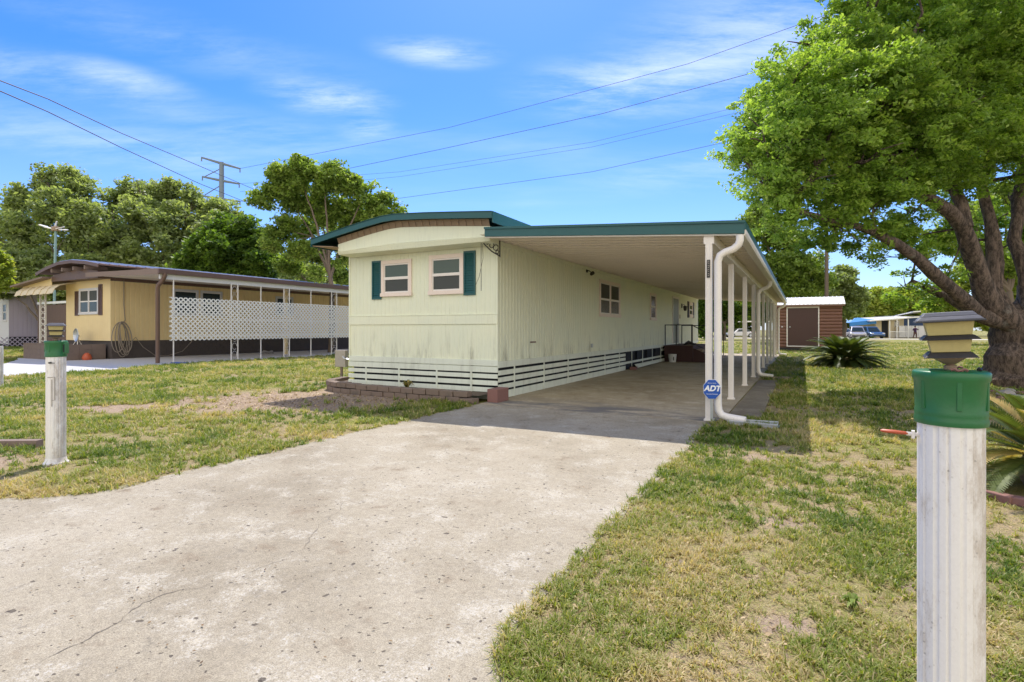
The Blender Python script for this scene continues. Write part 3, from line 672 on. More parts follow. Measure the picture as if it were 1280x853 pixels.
# ------------------------------------------------------------------ generic leaf scatter
def leaf_quads(c, size, aspect=.5, up=.4, droop=.0):
    """c: (n,3) centres; size (n,), returns verts (4n,3) rhomb leaves with a random pose"""
    n = len(c); nrm = rng.normal(size=(n, 3)); nrm[:, 2] = np.abs(nrm[:, 2])+up; nrm /= np.linalg.norm(nrm, axis=1)[:, None]
    t = rng.normal(size=(n, 3)); t -= (t*nrm).sum(1)[:, None]*nrm; t /= np.linalg.norm(t, axis=1)[:, None]+1e-9
    t[:, 2] -= droop; b = np.cross(nrm, t); s = size[:, None]
    v = np.stack([c-t*s*.5, c+b*s*aspect*.5-t*s*.05, c+t*s*.5, c-b*s*aspect*.5-t*s*.05], 1)
    return v.reshape(-1, 3)
def tree(name, label, mat, bark, base, trunk_r, limbs, lobes, ncl, nleaf, lsize, clr=.35, group=None, cat='tree', gap=0.0, flatz=.95, branches=True, aspect=.55, nodes=None):
    """limbs: list of (points, r0, r1) ; lobes: (Vector, radius)"""
    t = thing(name, label, cat, base, 0, group); B = Vector(base)
    mb = MB()
    for pts, r0, r1 in limbs:
        pts = [Vector(p)-B for p in pts]; q = []; rr = []
        for i in range(len(pts)-1):
            k = max(2, int((pts[i+1]-pts[i]).length/.45))
            for j in range(k):
                s_ = (i+j/k)/(len(pts)-1); p = pts[i].lerp(pts[i+1], j/k)
                a_ = min(.16, r0*.36)
                q.append(p+Vector((random.uniform(-a_, a_), random.uniform(-a_, a_), 0)) if (i+j) else p); rr.append((r0+(r1-r0)*s_)*random.uniform(.9, 1.1))
        q.append(pts[-1]); rr.append(r1); mb.tube(q, rr, 12 if r0 > .15 else 7)
    ends = [(Vector(p)-B, r1) for pts, r0, r1 in limbs for p in pts[len(pts)//2:]]
    lb = np.array([[p.x-B.x, p.y-B.y, p.z-B.z] for p, r in lobes]); lr = np.array([r if isinstance(r, (int, float)) else r[0] for p, r in lobes])
    if branches:
        for (p, r) in lobes:
            p = Vector(p)-B; r = r if isinstance(r, (int, float)) else r[0]
            e, er = min(ends, key=lambda x: (x[0]-p).length); mid = e.lerp(p, .5)+Vector((random.uniform(-.3, .3), random.uniform(-.3, .3), random.uniform(-.1, .3)))*r*.5
            mb.tube([e, mid, p], [max(.02, min(er*.8, r*.07)), r*.045, r*.02], 6)
            for k in range(5):
                d_ = Vector((random.gauss(0, 1), random.gauss(0, 1), random.gauss(.3, .8))).normalized()*r*.8
                mb.tube([mid.lerp(p, random.random()), p+d_*.5+Vector((0, 0, r*.08)), p+d_], [r*.03, r*.018, r*.008], 5)
    tr = mb.build('trunk', bark, t, smooth=True)
    # break each big lobe into smaller tufts
    L2 = []; R2 = []
    for q, rr in zip(lb, lr):
        k = 9
        dd = rng.normal(size=(k, 3)); dd /= np.linalg.norm(dd, axis=1)[:, None]; 
        for j in range(k): L2.append(q+dd[j]*rr*(.55+.3*rng.random())); R2.append(rr*(.26+.26*rng.random()))
        L2.append(q); R2.append(rr*.6)
    lb = np.array(L2); lr = np.array(R2)
    wts = lr**2.2; wts /= wts.sum(); idx = rng.choice(len(lr), ncl, p=wts)
    d = rng.normal(size=(ncl, 3)); d /= np.linalg.norm(d, axis=1)[:, None]
    rad = (rng.random(ncl)**.33)*.55+.45*rng.random(ncl)**.15
    rad = np.clip(rad*(1+rng.normal(size=ncl)*.10), .15, 1.25)
    cc = lb[idx]+d*(rad*lr[idx])[:, None]*np.array([1, 1, flatz])
    if gap > 0:
        keep = (.55*vnoise(cc[:, 0]+cc[:, 2]*.7, cc[:, 1]+cc[:, 2]*.9, 1.0/(lr.mean()*.6), 5)+.45*vnoise(cc[:, 0]-cc[:, 2]*.8, cc[:, 1]+cc[:, 2]*1.1, 1.0/(lr.mean()*1.6), 6)) > gap; cc = cc[keep]; idx = idx[keep]
    n = len(cc); per = nleaf; r0 = clr*.8*(.6+.8*rng.random(n))
    off = rng.normal(size=(n, per, 3)); off /= (np.linalg.norm(off, axis=2)[:, :, None]); off *= (rng.random((n, per, 1))**.45); off[:, :, 2] *= .62
    c = (cc[:, None, :]+off*r0[:, None, None]).reshape(-1, 3)
    sz = lsize*(.6+.8*rng.random(len(c))); v = leaf_quads(c, sz, aspect, .5, .15)
    f = np.arange(len(c)*4).reshape(-1, 4)
    ti = np.clip(np.repeat(.2+.5*rng.random(n), per)+rng.normal(size=len(c))*.13, 0, 1)
    cr = npmesh('crown', v, f, mat, ti, t); return t

# ------------------------------------------------------------------ the big tree on the right
A = at
base = Vector((11.7, 12.3, 0))
fork = A(1272, 405, 12.3)
limbs = [([base+Vector((0, 0, -.1)), base+Vector((-.05, 0, .35)), base+Vector((.0, 0, .8)), fork+Vector((.15, 0, .1))], .62, .52),
         ([fork+Vector((0, 0, -.1)), A(1240, 385, 12.2), A(1222, 345, 12), A(1205, 285, 11.6), A(1160, 245, 11.3), A(1120, 205, 11)], .27, .10),
         ([fork+Vector((-.1, 0, 0)), A(1226, 395, 12), A(1190, 360, 11.6), A(1145, 322, 11.2), A(1095, 288, 10.8), A(1040, 275, 10.6), A(985, 262, 10.5)], .20, .035),
         ([fork+Vector((0, .1, 0)), A(1245, 360, 12.6), A(1238, 300, 12.8), A(1228, 230, 13), A(1245, 150, 13.3)], .21, .08),
         ([fork+Vector((.1, 0, .0)), A(1290, 370, 12.5), A(1272, 300, 12.8), A(1278, 220, 13), A(1262, 120, 13.2)], .21, .07),
         ([fork+Vector((.2, 0, 0)), A(1335, 340, 12.6), A(1370, 230, 13), A(1400, 120, 13)], .32, .12),
         ([fork+Vector((-.15, .1, -.05)), A(1220, 390, 13), A(1185, 372, 13.6), A(1140, 352, 14)], .20, .06),
         ([A(1205, 285, 11.6), A(1188, 225, 11.8), A(1180, 150, 12)], .16, .06),
         ([A(1160, 245, 11.3), A(1100, 170, 11.5), A(1060, 110, 11.8)], .12, .04),
         ([fork, A(1300, 330, 14), A(1320, 230, 15.5), A(1250, 120, 16.5)], .24, .07)]
lobes = [(A(*q[:3]), q[3]) for q in [
    (968, 185, 10.6, 1.0), (945, 215, 10.9, .62), (985, 115, 11, 1.05), (1035, 70, 11.5, 1.15), (1085, 35, 12, 1.3), (1000, 235, 10.6, .8), (960, 255, 11, .6), (1035, 262, 10.9, .62),
    (1040, 160, 10.4, 1.05), (1075, 205, 10.6, .95), (1110, 120, 10.8, 1.2), (1120, 225, 10.9, .85), (1160, 60, 11.3, 1.5), (1165, 165, 10.9, 1.2), (1215, 120, 11.2, 1.4), (1240, 30, 11.8, 1.7),
    (1225, 205, 11.6, .9), (1285, 140, 11.8, 1.3), (1330, 60, 11.6, 1.9), (1290, 215, 12.2, .7), (1400, 120, 12.3, 2.2), (1100, -40, 12.5, 1.5), (1180, -60, 12.5, 1.8), (1290, -60, 12.5, 1.9), (1390, -30, 12.6, 2.3), (1480, 120, 13, 2.4), (1460, 250, 13, 1.6),
    (1010, 170, 13, 1.4), (1080, 110, 14, 1.8), (1150, 100, 15, 2.1), (1250, 90, 16, 2.4), (1340, 130, 16, 2.3), (1100, 215, 14, 1.0), (1180, 240, 15, .9), (1150, 300, 13.5, .45), (1120, 300, 12.5, .42), (1132, 365, 14, .62), (1165, 372, 14, .42), (1182, 300, 13.5, .6), (1090, 322, 12.5, .28), (1000, 190, 11.6, 1.2), (955, 168, 13.8, 1.2), (1010, 172, 14.5, 1.5), (978, 152, 12.3, 1.15), (1025, 150, 10.8, 1.15), (1072, 172, 11.5, 1.3), (1100, 298, 10.9, .32), (1150, 322, 11.4, .34), (1045, 292, 10.8, .35), (1000, 268, 10.5, .4), (1185, 345, 11.9, .28), (970, 235, 10.5, .6), (1140, 200, 11.5, 1.1), (1060, 130, 12.2, 1.5), (1120, 180, 12.5, 1.3), (1060, 230, 11.8, .9), (1180, 110, 12.8, 1.8), (1240, 130, 13.6, 1.6), (1260, 265, 15.5, .9), (1215, 335, 14.5, .42), (1235, 170, 14.5, 1.2), (1060, 300, 12, .3), (1300, 300, 15, .8), (985, 280, 10.8, .5), (1020, 300, 11.2, .4), (1050, 285, 10.8, .55), (925, 195, 10.8, .45), (1085, 262, 11, .6), (1140, 270, 11.3, .5)]]
tree('broad_tree', 'large spreading green shade tree with thick forked brown trunk, cut off by the right edge', M['leaf_big'], M['bark'], base, .7, limbs, lobes, 11500, 62, .085, .24, flatz=.9, aspect=.5, gap=.0)

# ------------------------------------------------------------------ background trees
def simple_tree(name, label, mat, bark, px, d, trunk_h, lobes, ncl, nleaf, ls, clr, group=None, tr=.25, gap=.12, fork=None, lean=0):
    b = Vector(((px-CX)/F*d, d, 0)); cen = sum((p for p, r in lobes), Vector())/len(lobes)
    k = b+Vector((lean, 0, trunk_h)); limbs = [([b, b.lerp(k, .5)+Vector((.1, 0, 0)), k], tr, tr*.7)]
    big = sorted(lobes, key=lambda x: -x[1])[:min(6, len(lobes))]
    for p, r in big: limbs.append(([k, k.lerp(p, .45)+Vector((0, 0, .3)), p], tr*.5, tr*.15))
    return tree(name, label, mat, bark, b, tr, limbs, lobes, ncl, nleaf, ls, clr, group, gap=gap)
def LB(lst, d): return [(A(x, y, d+dd), r/F*(d+dd)) for x, y, r, dd in lst]
G = 'tall trees behind the neighbouring homes'
simple_tree('oak_tree', 'tall airy oak at the far left rising above the lavender home', M['leaf_oak'], M['bark_grey'], 88, 44, 5,
    LB([(30, 250, 22, 0), (60, 228, 20, 0), (92, 225, 18, 0), (115, 245, 26, 0), (75, 262, 30, -2), (30, 290, 28, -2), (110, 290, 34, -2), (70, 320, 30, -3), (20, 325, 26, -3), (140, 262, 20, 2), (150, 300, 28, 0), (-20, 290, 34, 0)], 44), 1500, 36, .30, .75, G, .35, gap=.40)
simple_tree('oak_tree', 'wide oak with open crown left of the steel power pylon', M['leaf_oak'], M['bark_grey'], 205, 46, 5,
    LB([(150, 250, 16, 0), (175, 238, 20, 0), (200, 248, 22, 0), (225, 240, 20, 0), (245, 252, 18, 0), (270, 262, 20, 0), (180, 275, 30, -2), (225, 280, 32, -2), (265, 290, 26, -2), (165, 315, 30, -3), (205, 320, 34, -3), (120, 320, 30, 2), (285, 270, 16, 2)], 46), 1700, 36, .30, .75, G, .38, gap=.40)
simple_tree('dark_tree', 'dense dark green tree directly behind the yellow home roof', M['leaf_dark'], M['bark_grey'], 298, 37, 2.5,
    LB([(292, 290, 30, 0), (262, 305, 26, 0), (322, 308, 30, 0), (285, 325, 38, -1), (330, 335, 26, -1), (248, 330, 22, 0), (300, 352, 34, 0)], 37), 1500, 42, .26, .6, G, .28, gap=.05)
simple_tree('slender_tree', 'bright green tree with bare pale trunk beside the cream home left eave', M['leaf_mid'], M['bark_grey'], 413, 30, 4.2,
    LB([(345, 225, 20, 0), (330, 250, 16, 0), (375, 218, 22, 0), (405, 222, 24, 0), (432, 228, 20, 0), (455, 245, 22, 0), (480, 262, 18, 0), (497, 268, 11, 0), (365, 250, 24, 1), (400, 262, 24, 1), (440, 272, 24, 1), (352, 285, 18, 0), (375, 310, 16, 0), (430, 320, 14, 0), (340, 305, 14, 0), (452, 300, 16, 1), (395, 345, 10, 0)], 30), 1900, 36, .19, .46, G, .17, gap=.30)
simple_tree('thin_tree', 'thin trunked tree between the slender tree and the cream home wall', M['leaf_mid'], M['bark_grey'], 396, 34, 3.2,
    LB([(385, 285, 16, 0), (420, 300, 18, 0), (362, 330, 16, 0), (395, 320, 14, 0), (425, 340, 16, 0)], 34), 420, 36, .2, .5, G, .12, gap=.25)
simple_tree('bushy_tree', 'pale green bushy tree at the left picture edge above the lavender roof', M['leaf_pale'], M['bark_grey'], -8, 31, 1.5,
    LB([(-8, 320, 18, 0), (-4, 345, 18, 0), (-30, 330, 30, 0)], 31), 420, 40, .2, .4, G, .15, gap=.1)
simple_tree('leafy_tree', 'rounded green tree low between the lavender home and the tall oaks', M['leaf_oak'], M['bark_grey'], 55, 40, 1.5,
    LB([(20, 340, 22, 0), (55, 345, 26, 0), (95, 340, 26, 0), (40, 318, 18, 2), (5, 360, 24, 0), (80, 365, 30, 0)], 40), 900, 40, .26, .6, G, .2, gap=.06)
# a band of woods far behind, one mass
def woods(name, pxs, d, mat, ncl, ls, label):
    lob = [(A(x, y, d+dd), r/F*(d+dd)) for x, y, r, dd in pxs]; lb = np.array([list(p) for p, r in lob]); lr = np.array([r for p, r in lob])
    idx = rng.choice(len(lr), ncl, p=lr**2/(lr**2).sum()); dd = rng.normal(size=(ncl, 3)); dd /= np.linalg.norm(dd, axis=1)[:, None]
    cc = lb[idx]+dd*(lr[idx]*(.5+.55*rng.random(ncl)))[:, None]*[1, 1, .8]; cc[:, 2] = np.maximum(cc[:, 2], .3)
    per = 30; off = rng.normal(size=(ncl, per, 3)); off /= np.linalg.norm(off, axis=2)[:, :, None]; off *= rng.random((ncl, per, 1))**.4*lr.mean()*.22; off[:, :, 2] *= .65
    c = (cc[:, None]+off).reshape(-1, 3); v = leaf_quads(c, ls*(.6+.8*rng.random(len(c))), .6, .5)
    ti = np.clip(np.repeat(.15+.6*rng.random(ncl), per)+rng.normal(size=len(c))*.12, 0, 1)
    o = npmesh(name, v, np.arange(len(c)*4).reshape(-1, 4), mat, ti); o['kind'] = 'stuff'; o['label'] = label; return o
random.seed(11)
woods('distant_woods', [(x, 345+random.uniform(-14, 22), random.uniform(20, 34), random.uniform(-8, 12)) for x in range(-60, 520, 14)]+[(x, 385+random.uniform(-6, 6), 26, 0) for x in range(-60, 520, 18)], 62, M['leaf_oak'], 3600, .5, 'far wood filling the gap behind the neighbouring homes')
woods('distant_treeline', [(x, 392+random.uniform(-14, 6), random.uniform(16, 24), random.uniform(-10, 10)) for x in range(820, 1400, 12)], 100, M['leaf_mid'], 3600, .7, 'far tree line beyond the road and the parked cars')
G2 = 'trees beyond the back yard'
simple_tree('yard_tree', 'tall green tree behind the carport edge and brown shed', M['leaf_mid'], M['bark_grey'], 985, 52, 4,
    LB([(950, 285, 26, 0), (985, 300, 26, 0), (1010, 330, 22, 0), (975, 335, 30, 0), (1000, 362, 24, 0), (930, 300, 20, 0), (940, 350, 30, 0), (1025, 350, 16, 0)], 52), 1300, 36, .32, .8, G2, .3, gap=.22)
simple_tree('yard_tree', 'grey green tree standing right of the wooden utility pole', M['leaf_oak'], M['bark_grey'], 1055, 60, 3,
    LB([(1048, 352, 18, 0), (1062, 365, 16, 0), (1050, 385, 20, 0), (1070, 380, 14, 0), (1030, 375, 16, 0), (1058, 342, 10, 0)], 60), 800, 36, .36, .8, G2, .25, gap=.2)
simple_tree('yard_tree', 'bright green tree above the parked cars across the road', M['leaf_pale'], M['bark_grey'], 1100, 88, 2,
    LB([(1095, 378, 18, 0), (1115, 372, 14, 0), (1132, 380, 18, 0), (1080, 390, 14, 0), (1110, 392, 18, 0), (1150, 388, 16, 0)], 88), 800, 36, .5, 1.1, G2, .25, gap=.12)
simple_tree('yard_tree', 'yellow green tree seen through the low limbs of the shade tree', M['leaf_pale'], M['bark_grey'], 1200, 46, 2,
    LB([(1190, 372, 20, 0), (1215, 350, 20, 0), (1240, 375, 26, 0), (1265, 340, 26, 0), (1290, 370, 30, 0), (1225, 392, 20, 0), (1170, 385, 14, 0)], 46), 1100, 36, .3, .7, G2, .25, gap=.15)
simple_tree('yard_tree', 'pale tall tree showing between the upright limbs of the shade tree', M['leaf_mid'], M['bark_grey'], 1262, 38, 4,
    LB([(1210, 270, 26, 0), (1255, 250, 30, 0), (1290, 290, 30, 0), (1225, 310, 22, 0), (1270, 320, 26, 0), (1180, 300, 14, 0)], 38), 900, 36, .24, .6, G2, .25, gap=.34)
simple_tree('yard_tree', 'dark green tree glimpsed beneath the carport roof', M['leaf_dark'], M['bark_grey'], 905, 66, 2,
    LB([(872, 385, 18, 0), (890, 375, 16, 0), (915, 388, 18, 0), (935, 378, 20, 0), (880, 405, 16, 0), (955, 385, 16, 0)], 66), 900, 36, .4, .9, G2, .25, gap=.05)

# ------------------------------------------------------------------ sago palms
def sago(name, label, loc, n, length, lift, tw, dry=.0, seed=1, trunk_h=.25, wl=.01):
    rs = random.Random(seed); t = thing(name, label, 'sago palm', loc)
    mb = MB(); mb.lathe([(.16, 0), (.2, .08), (.17, trunk_h), (.08, trunk_h+.08)], 12); mb.build('trunk', M['wood_grey'], t)
    V_ = []; T_ = []
    for i in range(n):
        az_ = i*2.39996+rs.uniform(-.15, .15); f = i/n; e0 = R(82-95*f**.85)+rs.uniform(-.08, .08); ln = length*rs.uniform(.85, 1.08)*(.8+.35*math.sin(f*3.0))
        dirh = Vector((math.cos(az_), math.sin(az_), 0)); side = Vector((-dirh.y, dirh.x, 0)); p = Vector((0, 0, trunk_h))+dirh*.08; e = e0
        seg = 22; base_t = rs.uniform(.15, .5)+f*.1; isdry = rs.random() < dry
        for k in range(seg):
            s_ = k/seg; dv = dirh*math.cos(e)+Vector((0, 0, math.sin(e))); up_ = side.cross(dv)*-1
            if up_.z < 0: up_ = -up_
            q = p+dv*(ln/seg); w_ = .008*(1-s_*.7)
            V_.append([p-side*w_, p+side*w_, q+side*w_, q-side*w_]); T_.append(.9 if isdry else .7)
            if k > 2:
                for sgn in (-1, 1):
                    for sub in (0, .5):
                        ll = tw*math.sin(math.pi*min(1, .12+s_*.92))**.6*rs.uniform(.85, 1.1); pp = p.lerp(q, sub)
                        tip = pp+side*sgn*ll*.78+dv*ll*.55+up_*ll*.22+Vector((0, 0, -ll*.05)); wv = dv*wl*.8
                        V_.append([pp-wv, pp+wv, tip+wv*.2, tip-wv*.2]); T_.append(min(1, max(0, (base_t+rs.uniform(-.12, .12)) if not isdry else rs.uniform(.75, 1))))
            p = q; e -= R(rs.uniform(3.2, 5.0))*(.45+s_*.9)*lift
            if p.z < .04: p.z = .04; e = max(e, 0)
    vv = np.array([[tuple(x) for x in q] for q in V_]).reshape(-1, 3)
    npmesh('fronds', vv, np.arange(len(vv)).reshape(-1, 4), M['sago'], np.array(T_), t); return t
sago('sago_palm', 'round dark green sago palm on the lawn between the brown shed and shade tree', (11.55, 18.6, 0), 130, 1.30, .72, .19, .0, 3, wl=.030)
p2 = sago('sago_palm', 'sago palm with yellowed fronds right behind the near white lamp post', (4.42, 4.4, 0), 56, .84, .75, .13, .35, 8, wl=.017)
# pink edging round the near palm
e = MB()
for i in range(12):
    a_ = R(150+i*22); r_ = .62; cx, cy = 4.3+r_*math.cos(a_), 4.2+r_*.8*math.sin(a_)
    ca, sa = math.cos(a_+R(90)), math.sin(a_+R(90))
    e.box(-.11, .11, -.045, .045, 0, .06, tf=lambda p: Vector((cx+p.x*ca-p.y*sa, cy+p.x*sa+p.y*ca, p.z)))
tag(e.build('palm_edging', M['red_block'], bevel=.008), 'ring of dull red edging bricks around the yellowed sago palm', 'edging')
random.seed(5)
for i, (px, py, s_) in enumerate([(1246, 494, .12), (1258, 497, .16), (1270, 500, .12), (1252, 501, .09), (1282, 503, .15), (1262, 491, .1), (1276, 495, .1)]):
    q = gd(px, py); bm = bmesh.new(); bmesh.ops.create_icosphere(bm, subdivisions=2, radius=s_)
    for v in bm.verts: v.co *= 1+random.uniform(-.13, .13); v.co.z *= .55; v.co.z += s_*.35
    me = bpy.data.meshes.new('rock'); bm.to_mesh(me); bm.free(); me.materials.append(M['stone'] if i % 3 else M['red_block'])
    o = bpy.data.objects.new('rock', me); col.objects.link(o); o.location = q
    tag(o, 'small rock in the loose ring at the foot of the shade tree', 'rock', 'rocks at the foot of the shade tree')

# ------------------------------------------------------------------ lamp posts (plastic pillars with green caps)
def lamp_post(label, loc, rotz, d=.217, h=1.04, lantern_rot=0, tilt=0, lan=True, cap=True, door=False):
    t = thing('lamp_post', label, 'lamp post', loc, rotz, 'white pillar lamp posts by the lawn')
    r = d/2*.94; mb = MB(); n = 96; prof = []
    for k in range(n):
        a_ = 2*math.pi*k/n; fl = .0045 if (k % 12) in (0, 1, 6) else 0
        prof.append(((r-fl)*math.cos(a_), (r-fl)*math.sin(a_)))
    mb.prism(prof, 'z', 0, h+.02); mb.build('post', M['post'], t, smooth=True)
    fo = MB(); fo.lathe([(r+.001, .06), (r+.008, .025), (r+.024, .01), (r+.024, 0)], 40, close=False); fo.build('foot', M['post'], t, smooth=True)
    if cap:
        R0 = d/2
        c = MB(); z = h-.005
        c.lathe([(R0*.9, z), (R0*1.02, z), (R0*1.035, z+.006), (R0*1.035, z+.016), (R0*1.015, z+.022), (R0*1.02, z+.028), (R0*1.02, z+.04), (R0*1.0, z+.046), (R0*1.04, z+.125), (R0*1.085, z+.131), (R0*1.095, z+.148), (R0*1.06, z+.153), (R0*1.0, z+.155), (R0*.3, z+.158), (.0, z+.158)], 64)
        cp_o = c.build('cap', M['green'], t, smooth=True)
        for k in range(6):
            a_ = 2*math.pi*k/6+.42; ca, sa = math.cos(a_), math.sin(a_)
            b_ = MB(); b_.box(R0*.99, R0*1.05, -.006, .006, z+.046, z+.130, tf=lambda p: Vector((p.x*ca-p.y*sa, p.x*sa+p.y*ca, p.z))); b_.build('rib', M['green'], cp_o, bevel=.0015)
        if door:
            b_ = MB(); b_.box(R0*.8, R0*1.12, -.035, .035, z+.03, z+.135); b_.build('slot_frame', M['green'], cp_o, bevel=.003)
            b_ = MB(); b_.box(R0*1.02, R0*1.125, -.03, -.026, z+.045, z+.12, tf=lambda p: Vector((p.x, p.y-.012, p.z))); b_.build('slot', M['dark'], cp_o)
        for k in range(3):
            a_ = -1.9+k*1.35; b_ = MB(); b_.tube([(R0*.8*math.cos(a_+j*.12), R0*.8*math.sin(a_+j*.12), z+.160+.003*math.sin(j*2)) for j in range(6)], .004, 5); b_.build('peeling_trim', M['red_block'] if k != 1 else M['iron'], cp_o)
    if lan:
        z = h+.153; la = bpy.data.objects.new('solar_lantern', None); col.objects.link(la); la.parent = t; la.location = (0, 0, z); la.rotation_euler = (R(1.5), R(-tilt), lantern_rot); la.scale = (.77, .77, 1)
        def fr(a, z0, b, z1): # square frustum half sizes
            m_ = MB(); m_.add([(-a, -a, z0), (a, -a, z0), (a, a, z0), (-a, a, z0), (-b, -b, z1), (b, -b, z1), (b, b, z1), (-b, b, z1)], [(3, 2, 1, 0), (4, 5, 6, 7), (0, 1, 5, 4), (1, 2, 6, 5), (2, 3, 7, 6), (3, 0, 4, 7)]); return m_
        s = MB(); s.lathe([(.0, 0), (.02, 0), (.02, .012), (.012, .014), (.03, .022), (.052, .034), (.055, .038), (0, .038)], 24); s.build('socket', M['tan_wood'], la, smooth=True)
        fr(.080, .037, .062, .052).build('lower_shade', M['lamp_dark'], la, bevel=.0015)
        fr(.056, .053, .063, .088).build('lower_lens', M['lamp_yellow'], la, bevel=.001)
        fr(.088, .089, .071, .101).build('middle_shade', M['lamp_dark'], la, bevel=.0015)
        fr(.064, .102, .072, .140).build('upper_lens', M['lamp_yellow'], la, bevel=.001)
        fr(.103, .141, .099, .146).build('roof_edge', M['lamp_dark'], la, bevel=.0015)
        fr(.096, .1465, .084, .156).build('roof_step', M['lamp_top'], la, bevel=.0015)
        fr(.082, .1565, .070, .168).build('roof', M['lamp_top'], la, bevel=.002)
    return t
P = gd(70, 579)
lp = lamp_post('white pillar lamp post standing on the left lawn beside the driveway', (P.x, P.y, 0), R(10), .166, 1.04, R(27), 0, door=True)
b = MB(); b.tube([(.0, -.075, .98), (.0, -.10, .98)], .009, 6); b.tube([(0, -.095, .98), (.045, -.10, .978)], .004, 5); b.build('bolt', M['iron'], lp)
b = MB(); b.tube([(-.025, -.080, .84), (.035, -.078, .84), (.035, -.078, .62), (.01, -.0815, .62)], .004, 4); b.tube([(.012, -.082, .82), (.012, -.082, .56)], .004, 4); b.build('old_glue_mark', M['meter'], lp)
PX, PD = (1188-CX)/F*1.57, 1.57
lp = lamp_post('tall white pillar lamp post with green cap standing nearest the camera on the right', (PX, PD, 0), R(-20), .167, 1.03, R(-15), 3.0)
hn = bpy.data.objects.new('handle', None)
b = MB(); b.tube([(-.07, -.015, .0), (-.105, -.02, .002)], .006, 6); b.box(-.092, -.084, -.03, -.008, -.01, .012); h_ = b.build('handle_stem', M['white'], lp, loc=(0, 0, .985))
h_.rotation_euler.z = R(-15)
b = MB(); b.tube([(-.10, -.02, .002), (-.107, -.02, .003), (-.135, -.022, .004), (-.163, -.024, .005), (-.169, -.024, .005)], [.005, .009, .0105, .009, .004], 10, flat=.55); h_ = b.build('orange_handle', M['red'], lp, loc=(0, 0, .985), smooth=True); h_.rotation_euler.z = R(-15)
h_.name = 'orange_handle'
bpy.data.objects.remove(hn)
P = at(-2, 484, 12.1)
lamp_post('white pillar post cut off by the left picture edge', (P.x, P.y, 0), 0, .18, .90, 0, 0, lan=False, cap=False)
P = gd(0, 561); o = MB().box(-.6, .28, -.05, .05, 0, .085).build('timber_edging', M['wood_grey'], loc=(P.x+.1, P.y+.05, 0), rotz=R(3), bevel=.006); tag(o, 'short weathered timber lying in the grass at the left edge', 'timber')
P = gd(427, 474)
mt = thing('meter_post', 'small weathered box on a thin stake at the left corner of the cream mobile home', 'utility box', (P.x, P.y, 0), ROT+R(4))
MB().box(-.17, .17, -.06, .06, .32, .76).build('box', M['meter'], mt, bevel=.01); MB().box(-.03, .03, -.02, .02, 0, .32).build('stake', M['wood_grey'], mt)
b = MB(); b.tube([(.1, -.07, .6), (.16, -.08, .55), (.3, 0, .5)], .02, 6); b.build('pipe', M['galv'], mt)
# little dry weed in the planter
def weed(label, loc, n, h, mat, name='weed', cat='weed'):
    V_ = []; T_ = []
    for i in range(n):
        a_ = random.random()*6.28; r_ = h*random.uniform(.3, .8); d_ = Vector((math.cos(a_), math.sin(a_), 0)); s_ = Vector((-d_.y, d_.x, 0))
        p = Vector((0, 0, 0)); q = d_*r_*.5+Vector((0, 0, h*random.uniform(.5, 1))); tip = d_*r_+Vector((0, 0, h*random.uniform(.3, .8))); w_ = h*.12
        V_ += [p, q-s_*w_, tip, q+s_*w_]; T_.append(random.uniform(.3, 1))
    o = npmesh(name, np.array([tuple(x) for x in V_]), np.arange(len(V_)).reshape(-1, 4), mat, np.array(T_)); o.location = loc; return tag(o, label, cat)
weed('small yellowing weed growing out of the brick planter bed', L(-1.75, -.45, .13), 26, .2, M['sago'])
weed('broad leafed green weed clump in the dry near right lawn', gd(1065, 762), 40, .07, M['leaf_mid'])

# ------------------------------------------------------------------ yellow neighbour home
yh = thing('yellow_home', 'yellow mobile home with brown arched roof and lattice screened side porch', 'mobile home', L(-21.5, 3.6), ROT)
X0, X1, YL = -4.0, 0, 20
w = MB(); w.box(X0+.02, -.02, .02, YL, .8, 3.55); ribbed(w, X0, 0, .8, 3.55, 0, 'y', -1, .2, .002, .01); ribbed(w, 0, YL, .8, 3.55, 0, 'x', 1, .2, .022, .05); w.box(X0, X0+.02, 0, YL, .8, 3.55)
w.build('wall', M['yellow'], yh)
b = MB(); b.box(X0+.05, -.03, .06, YL, 0, .8)
b.build('block_base', M['block_wall'], yh)
b = MB()
for k in range(4):
    x = .0
    for j in range(46): b.box(-.028, -.012, .1+j*.41+(k % 2)*.2, .1+j*.41+(k % 2)*.2+.4, .01+k*.2, .01+k*.2+.19)
b.build('foundation_block', M['block_wall'], yh)
b = MB(); b.box(-.02, .03, 0, YL, 3.42, 3.56); b.box(.0, .04, -.5, YL, 3.5, 3.7); b.build('dark_beam', M['brown_metal'], yh)
window(yh, 'y', 0, -1, -2.72, -1.0, 1.97, 3.16, M['pale'], .09, panes=2, split=.5, up='screen', lo='glass')
shutter(yh, 'y', 0, -1, -3.12, -2.74, 1.93, 3.06, M['brown_metal']); shutter(yh, 'y', 0, -1, -.98, -.66, 1.93, 3.3, M['brown_metal'])
window(yh, 'x', 0, 1, 2.6, 3.85, 1.95, 3.25, M['pale'], .1, up='glass', lo='glass'); window(yh, 'x', 0, 1, 3.95, 5.1, 1.98, 3.25, M['pale'], .1, up='glass', lo='glass')
window(yh, 'x', 0, 1, 8.3, 9.5, 2.1, 3.2, M['pale'], .1, up='glass', lo='glass')
